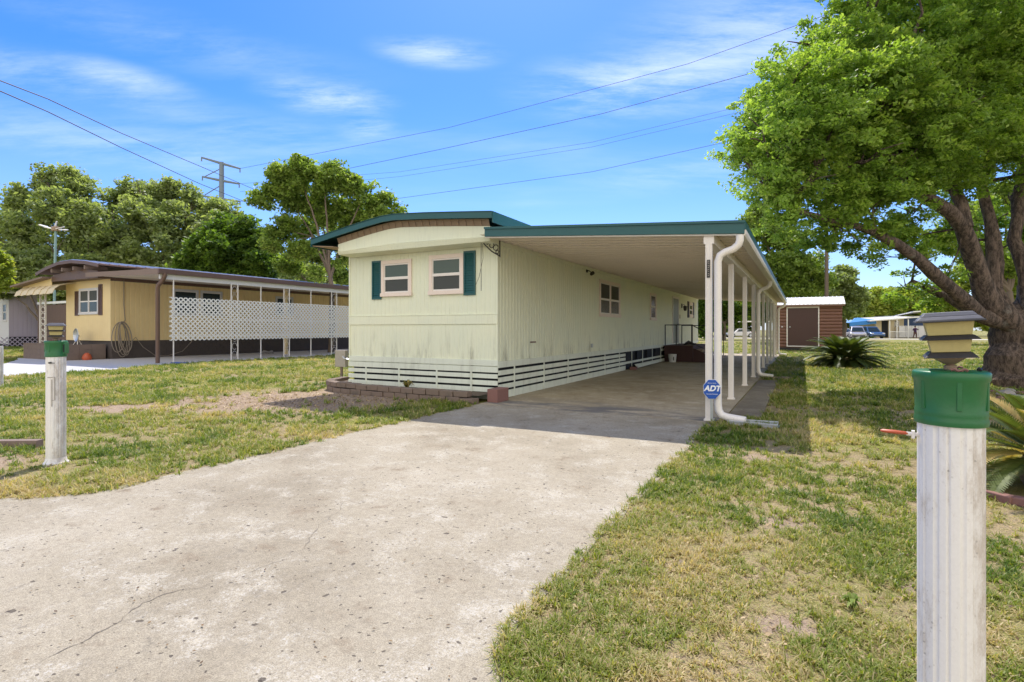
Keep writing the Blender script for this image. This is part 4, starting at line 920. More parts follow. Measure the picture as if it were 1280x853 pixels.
# arched main roof and the lower front beam
pr = [(-4.75, 3.92), (-3.7, 4.14), (-2.6, 4.30), (-1.4, 4.31), (-.2, 4.2), (.9, 4.02)]
r_ = MB(); r_.prism(pr+[(x, z-.06) for x, z in reversed(pr)], 'y', -.85, YL+.5); r_.build('roof', M['brown_metal'], yh)
r_ = MB(); r_.prism(pr+[(x, z-.14) for x, z in reversed(pr)], 'y', -.88, -.852); r_.build('roof_fascia', M['brown_metal'], yh)
r_ = MB(); r_.prism([(-4.1, 3.5), (-4.1, 3.74), (-2.5, 3.90), (-1, 3.92), (.15, 3.80), (.15, 3.5)], 'y', -.55, -.0); r_.build('front_beam', M['brown_metal'], yh)
r_ = MB(); y = -.8
while y < YL: r_.add([(x, y+dy, z+dz) for x, z in pr for dy, dz in ((-.03, .002), (0, .035), (.03, .002))], [(i*3+k, i*3+k+1, i*3+k+4, i*3+k+3) for i in range(len(pr)-1) for k in range(2)]); y += .35
r_.build('roof_rib', M['galv'], yh)
r_ = MB()
for x in (-3.3, -2.3, -1.3, -.3): r_.box(x-.05, x+.05, -.84, -.0, 3.86, 4.02)
r_.build('rafter', M['wood_grey'], yh)
# carport roof over the side porch
def zy(x): return 3.62-.14*x/5.4
r_ = MB(); r_.add([(.04, -.9, zy(0)), (5.4, -.9, zy(5.4)), (5.4, 16, zy(5.4)), (.04, 16, zy(0))], [(0, 1, 2, 3)]); r_.build('porch_roof', M['soffit'], yh, solid=.05)
r_ = MB(); r_.add([(-.0, -.93, zy(0)-.12), (5.44, -.93, zy(5.4)-.13), (5.44, -.93, zy(5.4)+.09), (-.0, -.93, zy(0)+.06)], [(0, 1, 2, 3)]); r_.build('porch_fascia', M['wood_grey'], yh, solid=.03)
r_ = MB(); r_.box(5.40, 5.50, -.95, 16, zy(5.4)-.10, zy(5.4)+.09); r_.build('gutter', M['brown_metal'], yh, bevel=.01)
r_ = MB(); r_.box(5.3, 5.38, -.85, 16, zy(5.4)-.29, zy(5.4)-.08); r_.build('porch_beam', M['pale'], yh)
r_ = MB(); r_.tube([(5.45, -.7, 3.42), (5.45, -.72, 3.30), (5.36, -.74, 3.14), (5.12, -.76, 2.98), (5.06, -.76, 2.85), (5.06, -.76, 1.2), (5.06, -.76, .03)], .075, 10); r_.build('downspout', M['brown_metal'], yh, smooth=True)
def ornpost(v0, v1=None):
    p = MB(); x = 5.36
    p.box(x-.016, x+.016, v0-.016, v0+.016, .02, 3.22)
    if v1:
        p.box(x-.016, x+.016, v1-.016, v1+.016, .02, 3.22)
        for k in range(9):
            zc_ = .25+k*.34; cm = (v0+v1)/2; rr = (v1-v0)*.36
            p.tube([(x, cm+rr*math.cos(a*.55)*(1 if k % 2 else -1), zc_+.14*math.sin(a*.55)) for a in range(11)], .007, 5)
    return p.build('porch_post', M['white'], yh)
for a in ((-.35, None), (2.0, 2.3), (3.4, None), (4.6, 4.9), (6.15, None), (7.45, 7.8), (9.2, None), (11, 11.3), (13, None)): ornpost(*a)
p = MB(); p.box(3.0, 3.12, 6.5, 6.62, .02, 3.5); p.build('inner_post', M['yellow'], yh)
lt = MB(); z0, z1, y0, y1 = .87, 2.53, -.52, 13.5; sp_ = .185; k = y0-(z1-z0)
def clipstrip(c_, sgn):
    pts = []
    for zz in (z0, z1):
        yy = c_+sgn*(zz-z0); pts.append((yy, zz))
    (ya, za), (yb, zb) = pts
    def cl(t): return (ya+(yb-ya)*t, za+(zb-za)*t)
    t0, t1 = 0, 1
    lo_, hi_ = (y0-ya)/(yb-ya), (y1-ya)/(yb-ya)
    if lo_ > hi_: lo_, hi_ = hi_, lo_
    t0, t1 = max(0, lo_), min(1, hi_)
    return (cl(t0), cl(t1)) if t1-t0 > .01 else None
c_ = y0-2
while c_ < y1+2:
    for sgn, xo in ((1, 0), (-1, .011)):
        s_ = clipstrip(c_, sgn)
        if s_:
            (ya, za), (yb, zb) = s_; w_ = .034; x = 5.42+xo
            lt.add([(x, ya-w_, za), (x, ya+w_, za), (x, yb+w_, zb), (x, yb-w_, zb), (x+.01, ya-w_, za), (x+.01, ya+w_, za), (x+.01, yb+w_, zb), (x+.01, yb-w_, zb)], [(0, 1, 2, 3), (4, 5, 6, 7), (0, 1, 5, 4), (1, 2, 6, 5), (2, 3, 7, 6), (3, 0, 4, 7)])
    c_ += sp_
lt.build('lattice_screen', M['tin'], yh)
rl = MB(); rl.box(5.38, 5.40, -.5, 13.5, 1.02, 1.07); rl.box(5.38, 5.40, 1.8, 13.5, 1.68, 1.72); rl.build('lattice_rail', M['white'], yh)
cb = MB(); cb.tube([(.05, .5, 3.45), (.05, .5, 2.4), (.05, .55, 1.7), (.06, .35, 1.5)], .02, 6); cb.build('wall_cable', M['hose'], yh)
# cream awning and left porch roof
aw = MB()
arc = [(-.0, 3.42), (-.35, 3.38), (-.62, 3.28), (-.8, 3.12), (-.88, 2.9)]
for j in range(12):
    xa = -7.0+j*.33; wv = .02*(j % 2)
    aw.add([(xa+dx, y-(.02 if j % 2 else 0), z+wv) for dx in (0, .332) for y, z in arc], [(i, i+1, i+6, i+5) for i in range(4)])
aw.build('awning', M['awning'], yh, solid=.02)
aw = MB(); aw.add([(-7.4, -.9, 3.42), (-4.05, -.9, 3.72), (-4.05, 10, 3.72), (-7.4, 10, 3.42)], [(0, 1, 2, 3)]); aw.build('left_porch_roof', M['wood_grey'], yh, solid=.08)
aw = MB(); aw.add([(-7.0, -.55, 3.2), (-4.02, -.55, 3.25), (-4.02, -.55, 3.7), (-7.0, -.55, 3.45)], [(0, 1, 2, 3)]); aw.build('left_porch_gable', M['yellow'], yh, solid=.03)
aw = MB()
for x in (-5.9, -5.35): aw.box(x-.03, x+.03, -.3, -.24, .6, 3.3)
for k in range(9): aw.tube([(-5.62+.2*math.cos(a*.55)*(1 if k % 2 else -1), -.27, .85+k*.28+.12*math.sin(a*.55)) for a in range(11)], .016, 5)
aw.build('scroll_post', M['white'], yh)
pw = thing('planter_wall', 'low brown block planter wall in front of the yellow home', 'planter wall', L(-25.7, 2.1), ROT)
b = MB(); b.box(0, 3.9, 0, .2, 0, .66); b.box(3.7, 3.9, .2, 1.45, 0, .66); b.box(0, .2, .2, 1.45, 0, .66); b.build('wall_core', M['block_brown'], pw)
b = MB()
for k in range(3):
    for j in range(9): b.box(.02+j*.42+(k % 2)*.1, .02+j*.42+(k % 2)*.1+.41-.1*(j == 8), -.012, -.001, .012+k*.215, .012+k*.215+.205)
    for j in range(3): b.box(3.901, 3.912, .03+j*.45, .03+j*.45+.44, .012+k*.215, .012+k*.215+.205)
b.box(-.02, 3.93, -.02, .22, .661, .70); b.build('wall_block', M['block_brown'], pw)
MB().box(.2, 3.7, .2, 1.45, .3, .58).build('soil', M['soil'], pw)
# fan shaped dish on the planter
ds = thing('dish_antenna', 'grey oval dish on a small stand against the yellow home wall', 'dish', L(-23.3, 3.2, .6), ROT)
b = MB()
n = 18; vs = []
for rr, zz in ((0, .05), (.14, .04), (.25, .01), (.3, -.02)):
    for k in range(n): vs.append((rr*.8*math.cos(2*math.pi*k/n), -.1+zz-.1*0, .45+rr*math.sin(2*math.pi*k/n)))
b.add(vs, [(i*n+k, i*n+(k+1) % n, (i+1)*n+(k+1) % n, (i+1)*n+k) for i in range(3) for k in range(n)]); b.build('dish', M['galv'], ds, solid=.015)
b = MB()
for x in (-.2, .2): b.tube([(0, -.05, .3), (x, -.15, .0)], .015, 5)
b.tube([(0, -.05, .3), (0, .1, .0)], .015, 5); b.tube([(0, .02, .45), (0, -.05, .3)], .02, 5); b.build('stand', M['white'], ds)
hs = thing('hose_coil', 'coiled brown garden hoses hanging at the corner of the yellow home', 'hose', L(-21.4, 3.9, 0), ROT)
for k in range(7):
    random.seed(30+k); b = MB(); w_ = random.uniform(.16, .34); zt, zb = 1.62+random.uniform(-.03, .03), random.uniform(.08, .35); ox = random.uniform(-.3, .3)
    b.tube([(.06+.02*k, ox*abs(math.sin(a/2))+w_*math.sin(a), (zt+zb)/2+(zt-zb)/2*math.cos(a)) for a in [j*2*math.pi/20 for j in range(21)]], .017, 6)
    b.build('hose_loop', M['hose'], hs, smooth=True)
b = MB(); b.tube([(.1, .2, .5), (.1, .6, .95), (.12, .9, .5), (.15, 1.4, .1), (.2, 1.9, .06), (.2, 2.6, .25), (.1, 3.1, .7), (.05, 3.15, .95)], .014, 6); b.build('hose_tail', M['hose'], hs, smooth=True)
o = MB().lathe([(0, 0), (.15, .0), (.18, .09), (.13, .22), (.05, .3), (0, .3)], 16, close=False).build('red_pot', M['red'], loc=L(-21.55, 2.75, .014), smooth=True); tag(o, 'red plastic pot on the ground beneath the coiled hoses', 'pot')
o = MB().box(-.35, .35, -.12, .12, 0, .03).build('blue_mat', M['shell'], loc=L(-15.95, 3.35, .016), rotz=ROT); tag(o, 'small blue mat beside the brown downspout of the yellow home', 'mat')
o = MB().tube([(0, 0, .05), (.2, .05, .14), (.45, 0, .08), (.7, .1, .12), (.8, .1, .03)], [.04, .08, .06, .08, .03], 7).build('cloth_heap', M['stone'], loc=L(-19.5, 9.5, .014), rotz=ROT+R(90)); tag(o, 'small pale heap lying on the shaded porch floor behind the lattice', 'heap')
# pole beside the yellow home with spread lamp heads
lp_ = thing('yard_light', 'thin pale teal pole with fanned white lamp heads above the yellow home roof', 'yard light', tuple(A(68, 412, 33)[:2])+(0,), 0)
zt = A(70, 287, 33).z
MB().tube([(0, 0, 0), (0, 0, zt*.5), (.08, 0, zt)], .065, 8).build('pole', M['teal_pole'], lp_, smooth=True)
for k, (dx, dz) in enumerate(((-.9, .25), (-.45, .1), (.45, .1), (.75, -.05), (.1, .3))):
    b = MB(); b.box(-.26, .26, -.07, .07, -.025, .025); o = b.build('lamp_head', M['tin'], lp_, loc=(.08+dx*.75, -.1, zt+dz*.8), bevel=.01); o.rotation_euler = (R(20), -math.atan2(dz, dx) if dx > 0 else math.atan2(dz, -dx), 0)
b = MB(); b.tube([(-.5, -.05, zt+.12), (.08, 0, zt), (.6, -.05, zt-.02)], .04, 6); b.lathe([(0, zt-.1), (.22, zt-.1), (.22, zt+.15), (0, zt+.2)], 10, .08, 0); b.build('lamp_bracket', M['tan_wood'], lp_)

# ------------------------------------------------------------------ lavender neighbour and fence
lv = thing('lavender_home', 'pale lavender clad home at the far left edge with lattice skirting', 'mobile home', tuple(A(11, 430, 40)[:2])+(0,), ROT)
b = MB(); b.box(-5, -.02, .02, 14, .75, 3.95); ribbed(b, 0, 14, .75, 3.95, 0, 'x', 1, .28, .03, .06); b.build('wall', M['lavender'], lv)
b = MB(); b.box(-5, 0, 0, .018, .2, 3.95); b.build('front_wall', M['pale'], lv)
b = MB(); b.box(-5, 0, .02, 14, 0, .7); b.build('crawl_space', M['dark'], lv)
b = MB(); b.prism([(-5.3, 4.0), (.5, 3.98), (.5, 4.2), (-2.2, 4.34), (-5.3, 4.3)], 'y', -.6, 14.2); b.build('roof', M['tin'], lv)
b = MB(); c_ = -.8
while c_ < 13:
    for s_ in (0, 1):
        y_a, y_b = (c_, c_+.7) if s_ else (c_+.7, c_); b.add([(.02+s_*.02, y_a, .02), (.02+s_*.02, y_a+.08, .02), (.02+s_*.02, y_b+.08, .72), (.02+s_*.02, y_b, .72)], [(0, 1, 2, 3)])
    c_ += .3
b.build('lattice_skirting', M['lavender'], lv, solid=.01)
window(lv, 'y', 0, -1, -1.1, -.3, 1.9, 3.3, M['pale'], .1, up='glass', lo='glass')
fn = thing('board_fence', 'dark brown board fence behind the cream awning of the yellow home', 'fence', L(-37.2, 6.8), ROT)
b = MB()
for j in range(30): b.box(j*.2, j*.2+.185, 0, .02+.008*(j % 2), .0, 2.8+random.uniform(-.03, .03))
b.build('boards', M['fence'], fn)
MB().box(-.05, 6.1, .04, .1, 2.25, 2.35).build('rail', M['fence'], fn)
b = MB(); b.box(.0, 6.1, -.03, .07, 2.86, 3.0); b.build('top_cap', M['tin'], fn)

# ------------------------------------------------------------------ shed
sh = thing('garden_shed', 'brown log sided shed with white metal roof and dark door', 'shed', L(3.55, 27.9), ROT)
b = MB(); b.box(0.02, 3.42, .02, 2.6, .2, 2.72)
for k in range(13):
    z = .22+k*.192
    b.add([(x, y, zz) for x in (0, 3.44) for y, zz in ((.02, z), (-.03, z+.04), (-.04, z+.1), (-.025, z+.16), (.02, z+.188))], [(i, i+1, i+6, i+5) for i in range(4)])
b.build('wall', M['log'], sh)
MB().box(-.05, 3.5, -.05, 2.65, 0, .2).build('base', M['iron'], sh)
f = MB(); x0, x1 = .62, 2.22
f.box(x0-.06, x0, -.08, -.042, .26, 2.66); f.box(x1, x1+.06, -.08, -.042, .26, 2.66); f.box(x0, x1, -.08, -.042, 2.58, 2.66); f.box(x0, x1, -.08, -.042, .26, .32)
f.build('door_frame', M['white'], sh, bevel=.004)
d = MB().box(x0, x1, -.07, -.042, .32, 2.58).build('door', M['shed_door'], sh); MB().tube([(x0+.12, -.07, 1.45), (x0+.12, -.12, 1.45)], .04, 8).build('handle', M['galv'], d)
MB().box(.28, .36, -.05, -.02, 1.42, 1.5).build('outlet', M['pale'], sh)
r_ = MB(); r_.add([(-.12, -.25, 2.78), (3.58, -.25, 2.78), (3.58, 1.3, 3.28), (-.12, 1.3, 3.28), (3.58, 2.85, 2.78), (-.12, 2.85, 2.78)], [(0, 1, 2, 3), (3, 2, 4, 5)]); r_.build('roof', M['tin'], sh, solid=.03)
r_ = MB(); x = -.1
while x < 3.6: r_.add([(x, -.25, 2.79), (x+.03, -.25, 2.82), (x+.06, -.25, 2.79), (x, 1.3, 3.29), (x+.03, 1.3, 3.32), (x+.06, 1.3, 3.29)], [(0, 1, 4, 3), (1, 2, 5, 4)]); x += .22
r_.build('roof_rib', M['tin'], sh)
MB().prism([(-.02, 2.70), (2.62, 2.70), (1.3, 3.22)], 'x', 3.42, 3.46).build('gable', M['log'], sh)
MB().box(-.1, 3.56, -.22, -.19, 2.66, 2.78).build('fascia', M['log'], sh)

# ------------------------------------------------------------------ poles and wires
q = A(1033, 412, 48); pz = A(1033, 268, 48).z
up = thing('utility_pole', 'brown wooden utility pole rising behind the shed', 'utility pole', (q.x, q.y, 0))
MB().tube([(0, 0, 0), (.02, 0, pz*.5), (.05, 0, pz)], [.18, .16, .13], 10).build('pole', M['pole_wood'], up, smooth=True)
b = MB(); b.box(-.9, .9, -.06, .06, pz-.6, pz-.48); b.build('crossarm', M['pole_wood'], up)
D = 150; q = A(277, 412, D)
ty = thing('transmission_pylon', 'blue grey steel transmission pylon with slanting crossarms above the trees', 'pylon', (q.x, q.y, 0))
Z = lambda py: A(0, py, D).z; X = lambda px: (px-277)/F*D
MB().tube([(0, 0, 0), (0, 0, Z(203))], [.9, .6], 12).build('mast', M['steel'], ty, smooth=True)
for (xa, ya, xb, yb) in ((252, 197, 300, 211), (253, 221, 299, 230), (253, 245, 300, 252)):
    MB().tube([(X(xa), 0, Z(ya)), (X(277), 0, Z((ya+yb)/2)-.1), (X(xb), 0, Z(yb))], [.25, .4, .25], 7).build('crossarm', M['steel'], ty)
    b = MB(); b.tube([(X(xa), 0, Z(ya)), (X(xa), 0, Z(ya)-1.1)], .16, 6); b.tube([(X(xb), 0, Z(yb)), (X(xb), 0, Z(yb)-1.1)], .16, 6); b.build('insulator', M['steel'], ty)
b = MB(); b.tube([(X(256), 0, Z(221)), (X(276), 0, Z(211))], .14, 5); b.tube([(X(256), 0, Z(244)), (X(276), 0, Z(232))], .14, 5); b.build('brace', M['steel'], ty)
def wire(label, pts, r, mat, group, sag=0):
    P_ = [A(*p) for p in pts]; Q = []
    for i in range(len(P_)-1):
        for k in range(10):
            t_ = k/10; s_ = (i+t_)/(len(P_)-1); Q.append(P_[i].lerp(P_[i+1], t_)-Vector((0, 0, sag*4*s_*(1-s_))))
    Q.append(P_[-1]); return tag(MB().tube(Q, r, 5).build('power_line', mat), label, 'power line', group)
wire('upper of two dark sagging cables crossing the left sky', [(-60, 78, 16), (60, 124, 22), (150, 166, 28), (250, 208, 36), (325, 240, 46)], .022, M['wire'], 'cables at the left')
wire('lower of two dark sagging cables crossing the left sky', [(-60, 88, 16), (60, 140, 22), (150, 184, 28), (250, 230, 36), (330, 262, 46)], .022, M['wire'], 'cables at the left')
GW = 'high wires over the roof'
wire('highest thin wire slanting up to the top right', [(300, 211, 150), (560, 160, 120), (860, 80, 95), (1100, -5, 80)], .045, M['wire_grey'], GW)
wire('second thin wire below the highest one', [(430, 212, 140), (550, 187, 128), (750, 143, 108), (960, 86, 90)], .055, M['wire_grey'], GW)
wire('third thin wire, upper strand of the close pair', [(299, 230, 150), (500, 215, 135), (740, 178, 112), (960, 125, 92)], .032, M['wire_grey'], GW)
wire('fourth thin wire, lower strand of the close pair', [(300, 240, 150), (500, 221, 135), (740, 184, 112), (960, 132, 92)], .032, M['wire_grey'], GW)
wire('lowest thin wire just above the teal carport edge', [(300, 252, 150), (500, 248, 130), (740, 215, 112), (960, 166, 92)], .045, M['wire_grey'], GW)

# ------------------------------------------------------------------ far side of the road: home, cars, fence, person
D = 80
def far(px, py=423.5, d=D): v = A(px, py, d); return Vector((v.x, v.y, 0))
fh = thing('far_home', 'low white and tan home with pale roof across the road', 'house', far(1090), 0)
S = D/F
def fx(px): return (px-1090)*S
def fz(py): return (423.3-py)*S
b = MB(); b.box(fx(1095), fx(1118), .0, 6, 0, fz(400)); b.box(fx(1118), fx(1133), .5, 6, 0, fz(398)); b.build('wall', M['awning'], fh)
b = MB(); b.box(fx(1126), fx(1175), 2.2, 7, 0, fz(397)); b.build('side_wall', M['blue_panel'], fh)
b = MB(); b.add([(fx(1078), -1.6, fz(401.2)), (fx(1143), -1.6, fz(396)), (fx(1143), 7, fz(394)), (fx(1078), 7, fz(399))], [(0, 1, 2, 3)]); b.build('roof', M['tin'], fh, solid=.18)
b = MB(); b.add([(fx(1128), -2.2, fz(391.5)), (fx(1200), -1.5, fz(388)), (fx(1200), 5, fz(388)), (fx(1140), 5, fz(397))], [(0, 1, 2, 3)]); b.build('raised_roof', M['tin'], fh, solid=.15)
b = MB(); b.box(fx(1099), fx(1119), -.9, -.1, fz(401), fz(400)); b.build('door_awning', M['tin'], fh)
for a0, a1 in ((1102, 1110), ): MB().box(fx(a0), fx(a1), -.04, .0, .1, fz(401.5)).build('doorway', M['dark'], fh)
window(fh, 'y', .5, -1, fx(1113.6), fx(1119.6)+.5, fz(409), fz(402), M['tin'], .14, up='glass', lo='glass'); window(fh, 'y', .5, -1, fx(1121), fx(1127), fz(409), fz(402), M['tin'], .14, up='glass', lo='glass')
b = MB()
for px in (1104, 1113, 1127): b.box(fx(px)-.06, fx(px)+.06, -1.4, -1.28, 0, fz(400))
b.build('porch_post', M['tin'], fh)
b = MB(); b.box(fx(1104), fx(1127), -1.38, -1.32, .95, 1.03)
for k in range(18): b.box(fx(1104)+k*.16, fx(1104)+k*.16+.03, -1.37, -1.33, .1, .95)
b.build('porch_railing', M['tin'], fh)
wf = thing('white_wall', 'low white panel wall beside the person across the road', 'wall', far(1124, 423.5, 79), 0)
b = MB()
for k in range(6): b.box(k*.95, k*.95+.9, 0, .08, .15, 1.75)
b.box(-.03, 5.7, -.02, .1, 1.76, 1.84); b.build('panel', M['pale'], wf)
MB().box(-.02, 5.7, .09, .14, 0, .15).build('base', M['stone'], wf)
tp = thing('blue_canopy', 'blue tarp canopy on poles behind the parked cars', 'canopy', far(1061, 423.5, 80), 0)
b = MB(); b.add([(-.5, -1, 2.3), (3.4, -1, 2.75), (3.2, 2, 2.9), (-.6, 2, 2.4), (1.4, .5, 3.1)], [(0, 1, 4), (1, 2, 4), (2, 3, 4), (3, 0, 4)]); b.add([(-.5, -1.02, 1.75), (3.4, -1.02, 2.15), (3.4, -1.0, 2.76), (-.5, -1.0, 2.3)], [(0, 1, 2, 3)]); b.build('tarp', M['blue_tarp'], tp, solid=.05)
b = MB()
for x, y in ((-.4, -.9), (3.3, -.9), (3.1, 1.9), (-.5, 1.9)): b.tube([(x, y, 0), (x, y, 2.4)], .04, 6)
b.build('pole', M['galv'], tp)
def car(label, loc, rotz, paint, suv=True):
    t = thing('parked_car', label, 'car', loc, rotz, 'cars parked across the road')
    h = 1.0 if suv else .88; T = 1.72 if suv else 1.42
    side = [(-2.25, .35), (-2.28, .75), (-2.15, h), (-1.2, h+.04), (.9, h+.02), (1.9, h-.12), (2.25, .72), (2.28, .4), (2.1, .28), (-2.1, .28)]
    MB().prism(side, 'y', -.9, .9).build('body', paint, t, bevel=.07)
    gh = [(-2.0 if suv else -1.6, h+.02), (-1.75 if suv else -1.0, T-.04), (-1.5 if suv else -.7, T), (.1, T), (.45, T-.06), (1.15, h+.02)]
    m_ = MB(); n_ = len(gh); vs = [(x, -.82+.0*(z-h), z) if z < h+.1 else (x, -.66, z) for x, z in gh]+[(x, .82, z) if z < h+.1 else (x, .66, z) for x, z in gh]
    m_.add(vs, [tuple(range(n_)), tuple(range(2*n_-1, n_-1, -1))]+[(i, (i+1) % n_, n_+(i+1) % n_, n_+i) for i in range(n_)]); m_.build('cabin', paint, t, bevel=.05)
    g = MB()
    for sgn in (-1, 1):
        for a0, a1 in ((-1.35, -.35), (-.27, .72)): g.add([(a0, sgn*.822, h+.08), (a1, sgn*.822, h+.08), (min(a1, .42), sgn*.70, T-.1), (a0+.08, sgn*.70, T-.1)], [(0, 1, 2, 3)])
    g.build('side_window', M['glass'], t, solid=.02)
    g = MB(); g.add([(1.14, -.7, h+.06), (1.14, .7, h+.06), (.48, .56, T-.09), (.48, -.56, T-.09)], [(0, 1, 2, 3)]); g.build('windscreen', M['glass'], t, solid=.03)
    b0 = gh[0][0]; g = MB(); g.add([(b0-.02, -.68, h+.08), (b0-.02, .68, h+.08), (gh[1][0]-.03, .56, T-.1), (gh[1][0]-.03, -.56, T-.1)], [(0, 1, 2, 3)]); g.build('rear_window', M['glass'], t, solid=.03)
    for x in (-1.4, 1.4):
        for y in (-.82, .82):
            m_ = MB(); m_.tube([(x, y-.11, .34), (x, y+.11, .34)], .34, 18); wv = m_.build('wheel', M['tyre'], t, bevel=.02); m_ = MB(); s_ = math.copysign(1, y); m_.tube([(x, y+s_*.111, .34), (x, y+s_*.125, .34)], .21, 12); m_.build('rim', M['galv'], wv)
    for y in (-.7, .7):
        MB().box(2.2, 2.27, y-.16, y+.16, .68, .80).build('headlight', M['lamp_lens'], t); MB().box(-2.29, -2.2, y-.14, y+.14, .70, .95).build('tail_light', M['tail'], t)
    MB().box(-2.33, -2.25, -.8, .8, .35, .55).build('bumper', M['tyre'], t); MB().box(2.25, 2.32, -.75, .75, .35, .5).build('bumper', M['tyre'], t)
    return t
car('silver car with dark bumper parked beneath the blue tarp canopy', far(1073, 423.5, 74)-Vector((.2, 0, 0)), R(-118), M['car_silver'])
car('blue car parked between the silver car and the far home', far(1088, 423.5, 77), R(-100), M['car_blue'])
car('pale car partly hidden by the right side of the brown shed', far(1055, 423.5, 78), R(-95), M['car_white'], False)
car('white car seen between the carport posts', far(924, 423, 86), R(182), M['car_white'], False)
fc = thing('open_carport', 'pale open carport frame far behind the cream mobile home', 'carport', far(897, 423, 88), 0)
b = MB()
for x in (0, 1.1, 1.8, 8.5): b.box(x-.06, x+.06, -.06, .06, 0, 2.5)
b.build('post', M['pale'], fc); MB().box(-.6, 10.5, -1.5, 3, 2.5, 2.68).build('roof', M['tin'], fc)
# hedge near the far carport
woods('garden_bushes', [(878, 410, 10, 0), (893, 407, 9, 0), (902, 412, 8, 0), (985, 412, 9, 0)], 92, M['leaf_mid'], 200, .45, 'green bushes around the far open carport')

# ------------------------------------------------------------------ distant person
pr_ = far(1144, 423.5, 78); me = bpy.data.meshes.new('person')
J = [(0, 0, .95), (0, 0, 1.2), (0, .02, 1.45), (0, .0, 1.56), (0, -.03, 1.68), (.1, 0, .9), (.13, -.06, .5), (.16, 0, .08), (.17, -.14, .04), (-.1, 0, .9), (-.13, .05, .5), (-.2, .12, .08), (-.21, 0, .04), (.2, .0, 1.42), (.34, -.08, 1.2), (.42, -.2, 1.34), (-.2, 0, 1.42), (-.36, -.05, 1.18), (-.3, -.22, 1.1)]
Ed = [(0, 1), (1, 2), (2, 3), (3, 4), (0, 5), (5, 6), (6, 7), (7, 8), (0, 9), (9, 10), (10, 11), (11, 12), (2, 13), (13, 14), (14, 15), (2, 16), (16, 17), (17, 18)]
rad = [.15, .13, .14, .055, .10, .085, .06, .045, .035, .085, .06, .045, .035, .06, .042, .035, .06, .042, .035]
me.from_pydata(J, Ed, []); me.update(); po = bpy.data.objects.new('person', me); col.objects.link(po); po.location = pr_
md = po.modifiers.new('skin', 'SKIN'); sv = me.skin_vertices[0].data
for i, r0 in enumerate(rad): sv[i].radius = (r0, r0*.85)
sv[0].use_root = True; md = po.modifiers.new('sub', 'SUBSURF'); md.levels = 2; md.render_levels = 2
me.materials.append(M['skin'])
dg = bpy.context.evaluated_depsgraph_get(); ev = po.evaluated_get(dg); me2 = bpy.data.meshes.new_from_object(ev); po.modifiers.clear(); po.data = me2
me2.materials.clear(); me2.materials.append(M['skin'])
tag(po, 'person in dark purple top and brown trousers standing by the white wall', 'person')
b = MB(); b.lathe([(.17, .88), (.175, 1.1), (.18, 1.3), (.2, 1.42), (.1, 1.5), (.06, 1.52)], 14, close=False); b.tube([(.2, 0, 1.43), (.34, -.08, 1.2), (.38, -.14, 1.27)], [.08, .058, .052], 8); b.tube([(-.2, 0, 1.43), (-.36, -.05, 1.19), (-.33, -.14, 1.14)], [.08, .058, .052], 8); b.build('shirt', M['cloth_dark'], po, smooth=True)
b = MB(); b.tube([(.08, 0, .95), (.13, -.06, .5), (.16, 0, .12)], [.13, .09, .07], 9); b.tube([(-.08, 0, .95), (-.13, .05, .5), (-.2, .12, .12)], [.13, .09, .07], 9); b.build('trousers', M['cloth_brown'], po, smooth=True)
b = MB(); b.lathe([(.0, 1.83), (.07, 1.81), (.11, 1.73), (.105, 1.66), (.08, 1.62)], 12, 0, .02, close=False); b.build('hair', M['hair'], po, smooth=True)

# ------------------------------------------------------------------ grass
def inside(poly, x, y):
    r = np.zeros(len(x), bool); n = len(poly); j = n-1
    for i in range(n):
        xi, yi = poly[i]; xj, yj = poly[j]
        c_ = ((yi > y) != (yj > y)) & (x < (xj-xi)*(y-yi)/((yj-yi) or 1e-9)+xi); r ^= c_; j = i
    return r
def clear_mask(x, y):
    u = (x-C0.x)*UX.x+(y-C0.y)*UX.y; v = (x-C0.x)*VY.x+(y-C0.y)*VY.y
    bad = (inside(drive_poly, u+.05, v) & inside(drive_poly, u-.05, v) & inside(drive_poly, u, v+.03)) | ((u > 0) & (u < 3.97) & (v > -.7) & (v < 22.4)) | ((u > 3.97) & (u < 4.43) & (v > 0) & (v < 6.3))
    bad |= (u > -3.75) & (u < 0.05) & (v > -.05) & (v < 22) | ((u > -4.35) & (u < .1) & (v > -.72) & (v < .3)) & ~((u < -3.9) & (v < -.3))
    bad |= inside([(-15.9, 19), (-15.9, 3.0), (-14.6, .7), (-14.4, -2.3), (-14.4, -9.3), (-20, -9.3), (-20.5, -.4), (-24.5, 1.5), (-26.2, 2.0), (-26.2, 19)], u, v)
    bad |= (u > 3.5) & (u < 7.1) & (v > 27.9) & (v < 30.6) | (v < -9.3)
    bad |= ((x-11.7)**2+(y-12.3)**2 < .6) | ((x-4.15)**2+(y-4.25)**2 < .3)
    bad |= ((x-PX)**2+(y-PD)**2 < .0125) | ((x+4.42)**2+(y-5.2)**2 < .01)
    return bad
def bare(x, y):
    k = np.zeros(len(x)); nz = vnoise(x, y, 1.3, 3)*.6+vnoise(x, y, 4, 4)*.3
    for (px, py, rx, ry) in BARE: k = np.maximum(k, np.clip((1.25-np.hypot((x-px)/rx, (y-py)/ry)-nz*.6)*3, 0, 1))
    return k
def scatter(n, d0, d1, pw):
    """points by depth with density falling as depth^-pw"""
    u = rng.random(n); e = 2-pw; d = (d0**e+u*(d1**e-d0**e))**(1/e); x = (rng.random(n)*2-1)*1.12*d; return x, d
NT = 85000
x, y = scatter(NT, 1.6, 55, 1.5)
edge = inside(drive_poly, *( (lambda X_, Y_: ((X_-C0.x)*UX.x+(Y_-C0.y)*UX.y, (X_-C0.x)*VY.x+(Y_-C0.y)*VY.y))(x, y)))
clump = vnoise(x, y, 1.6, 1)*.55+vnoise(x, y, 5, 2)*.45
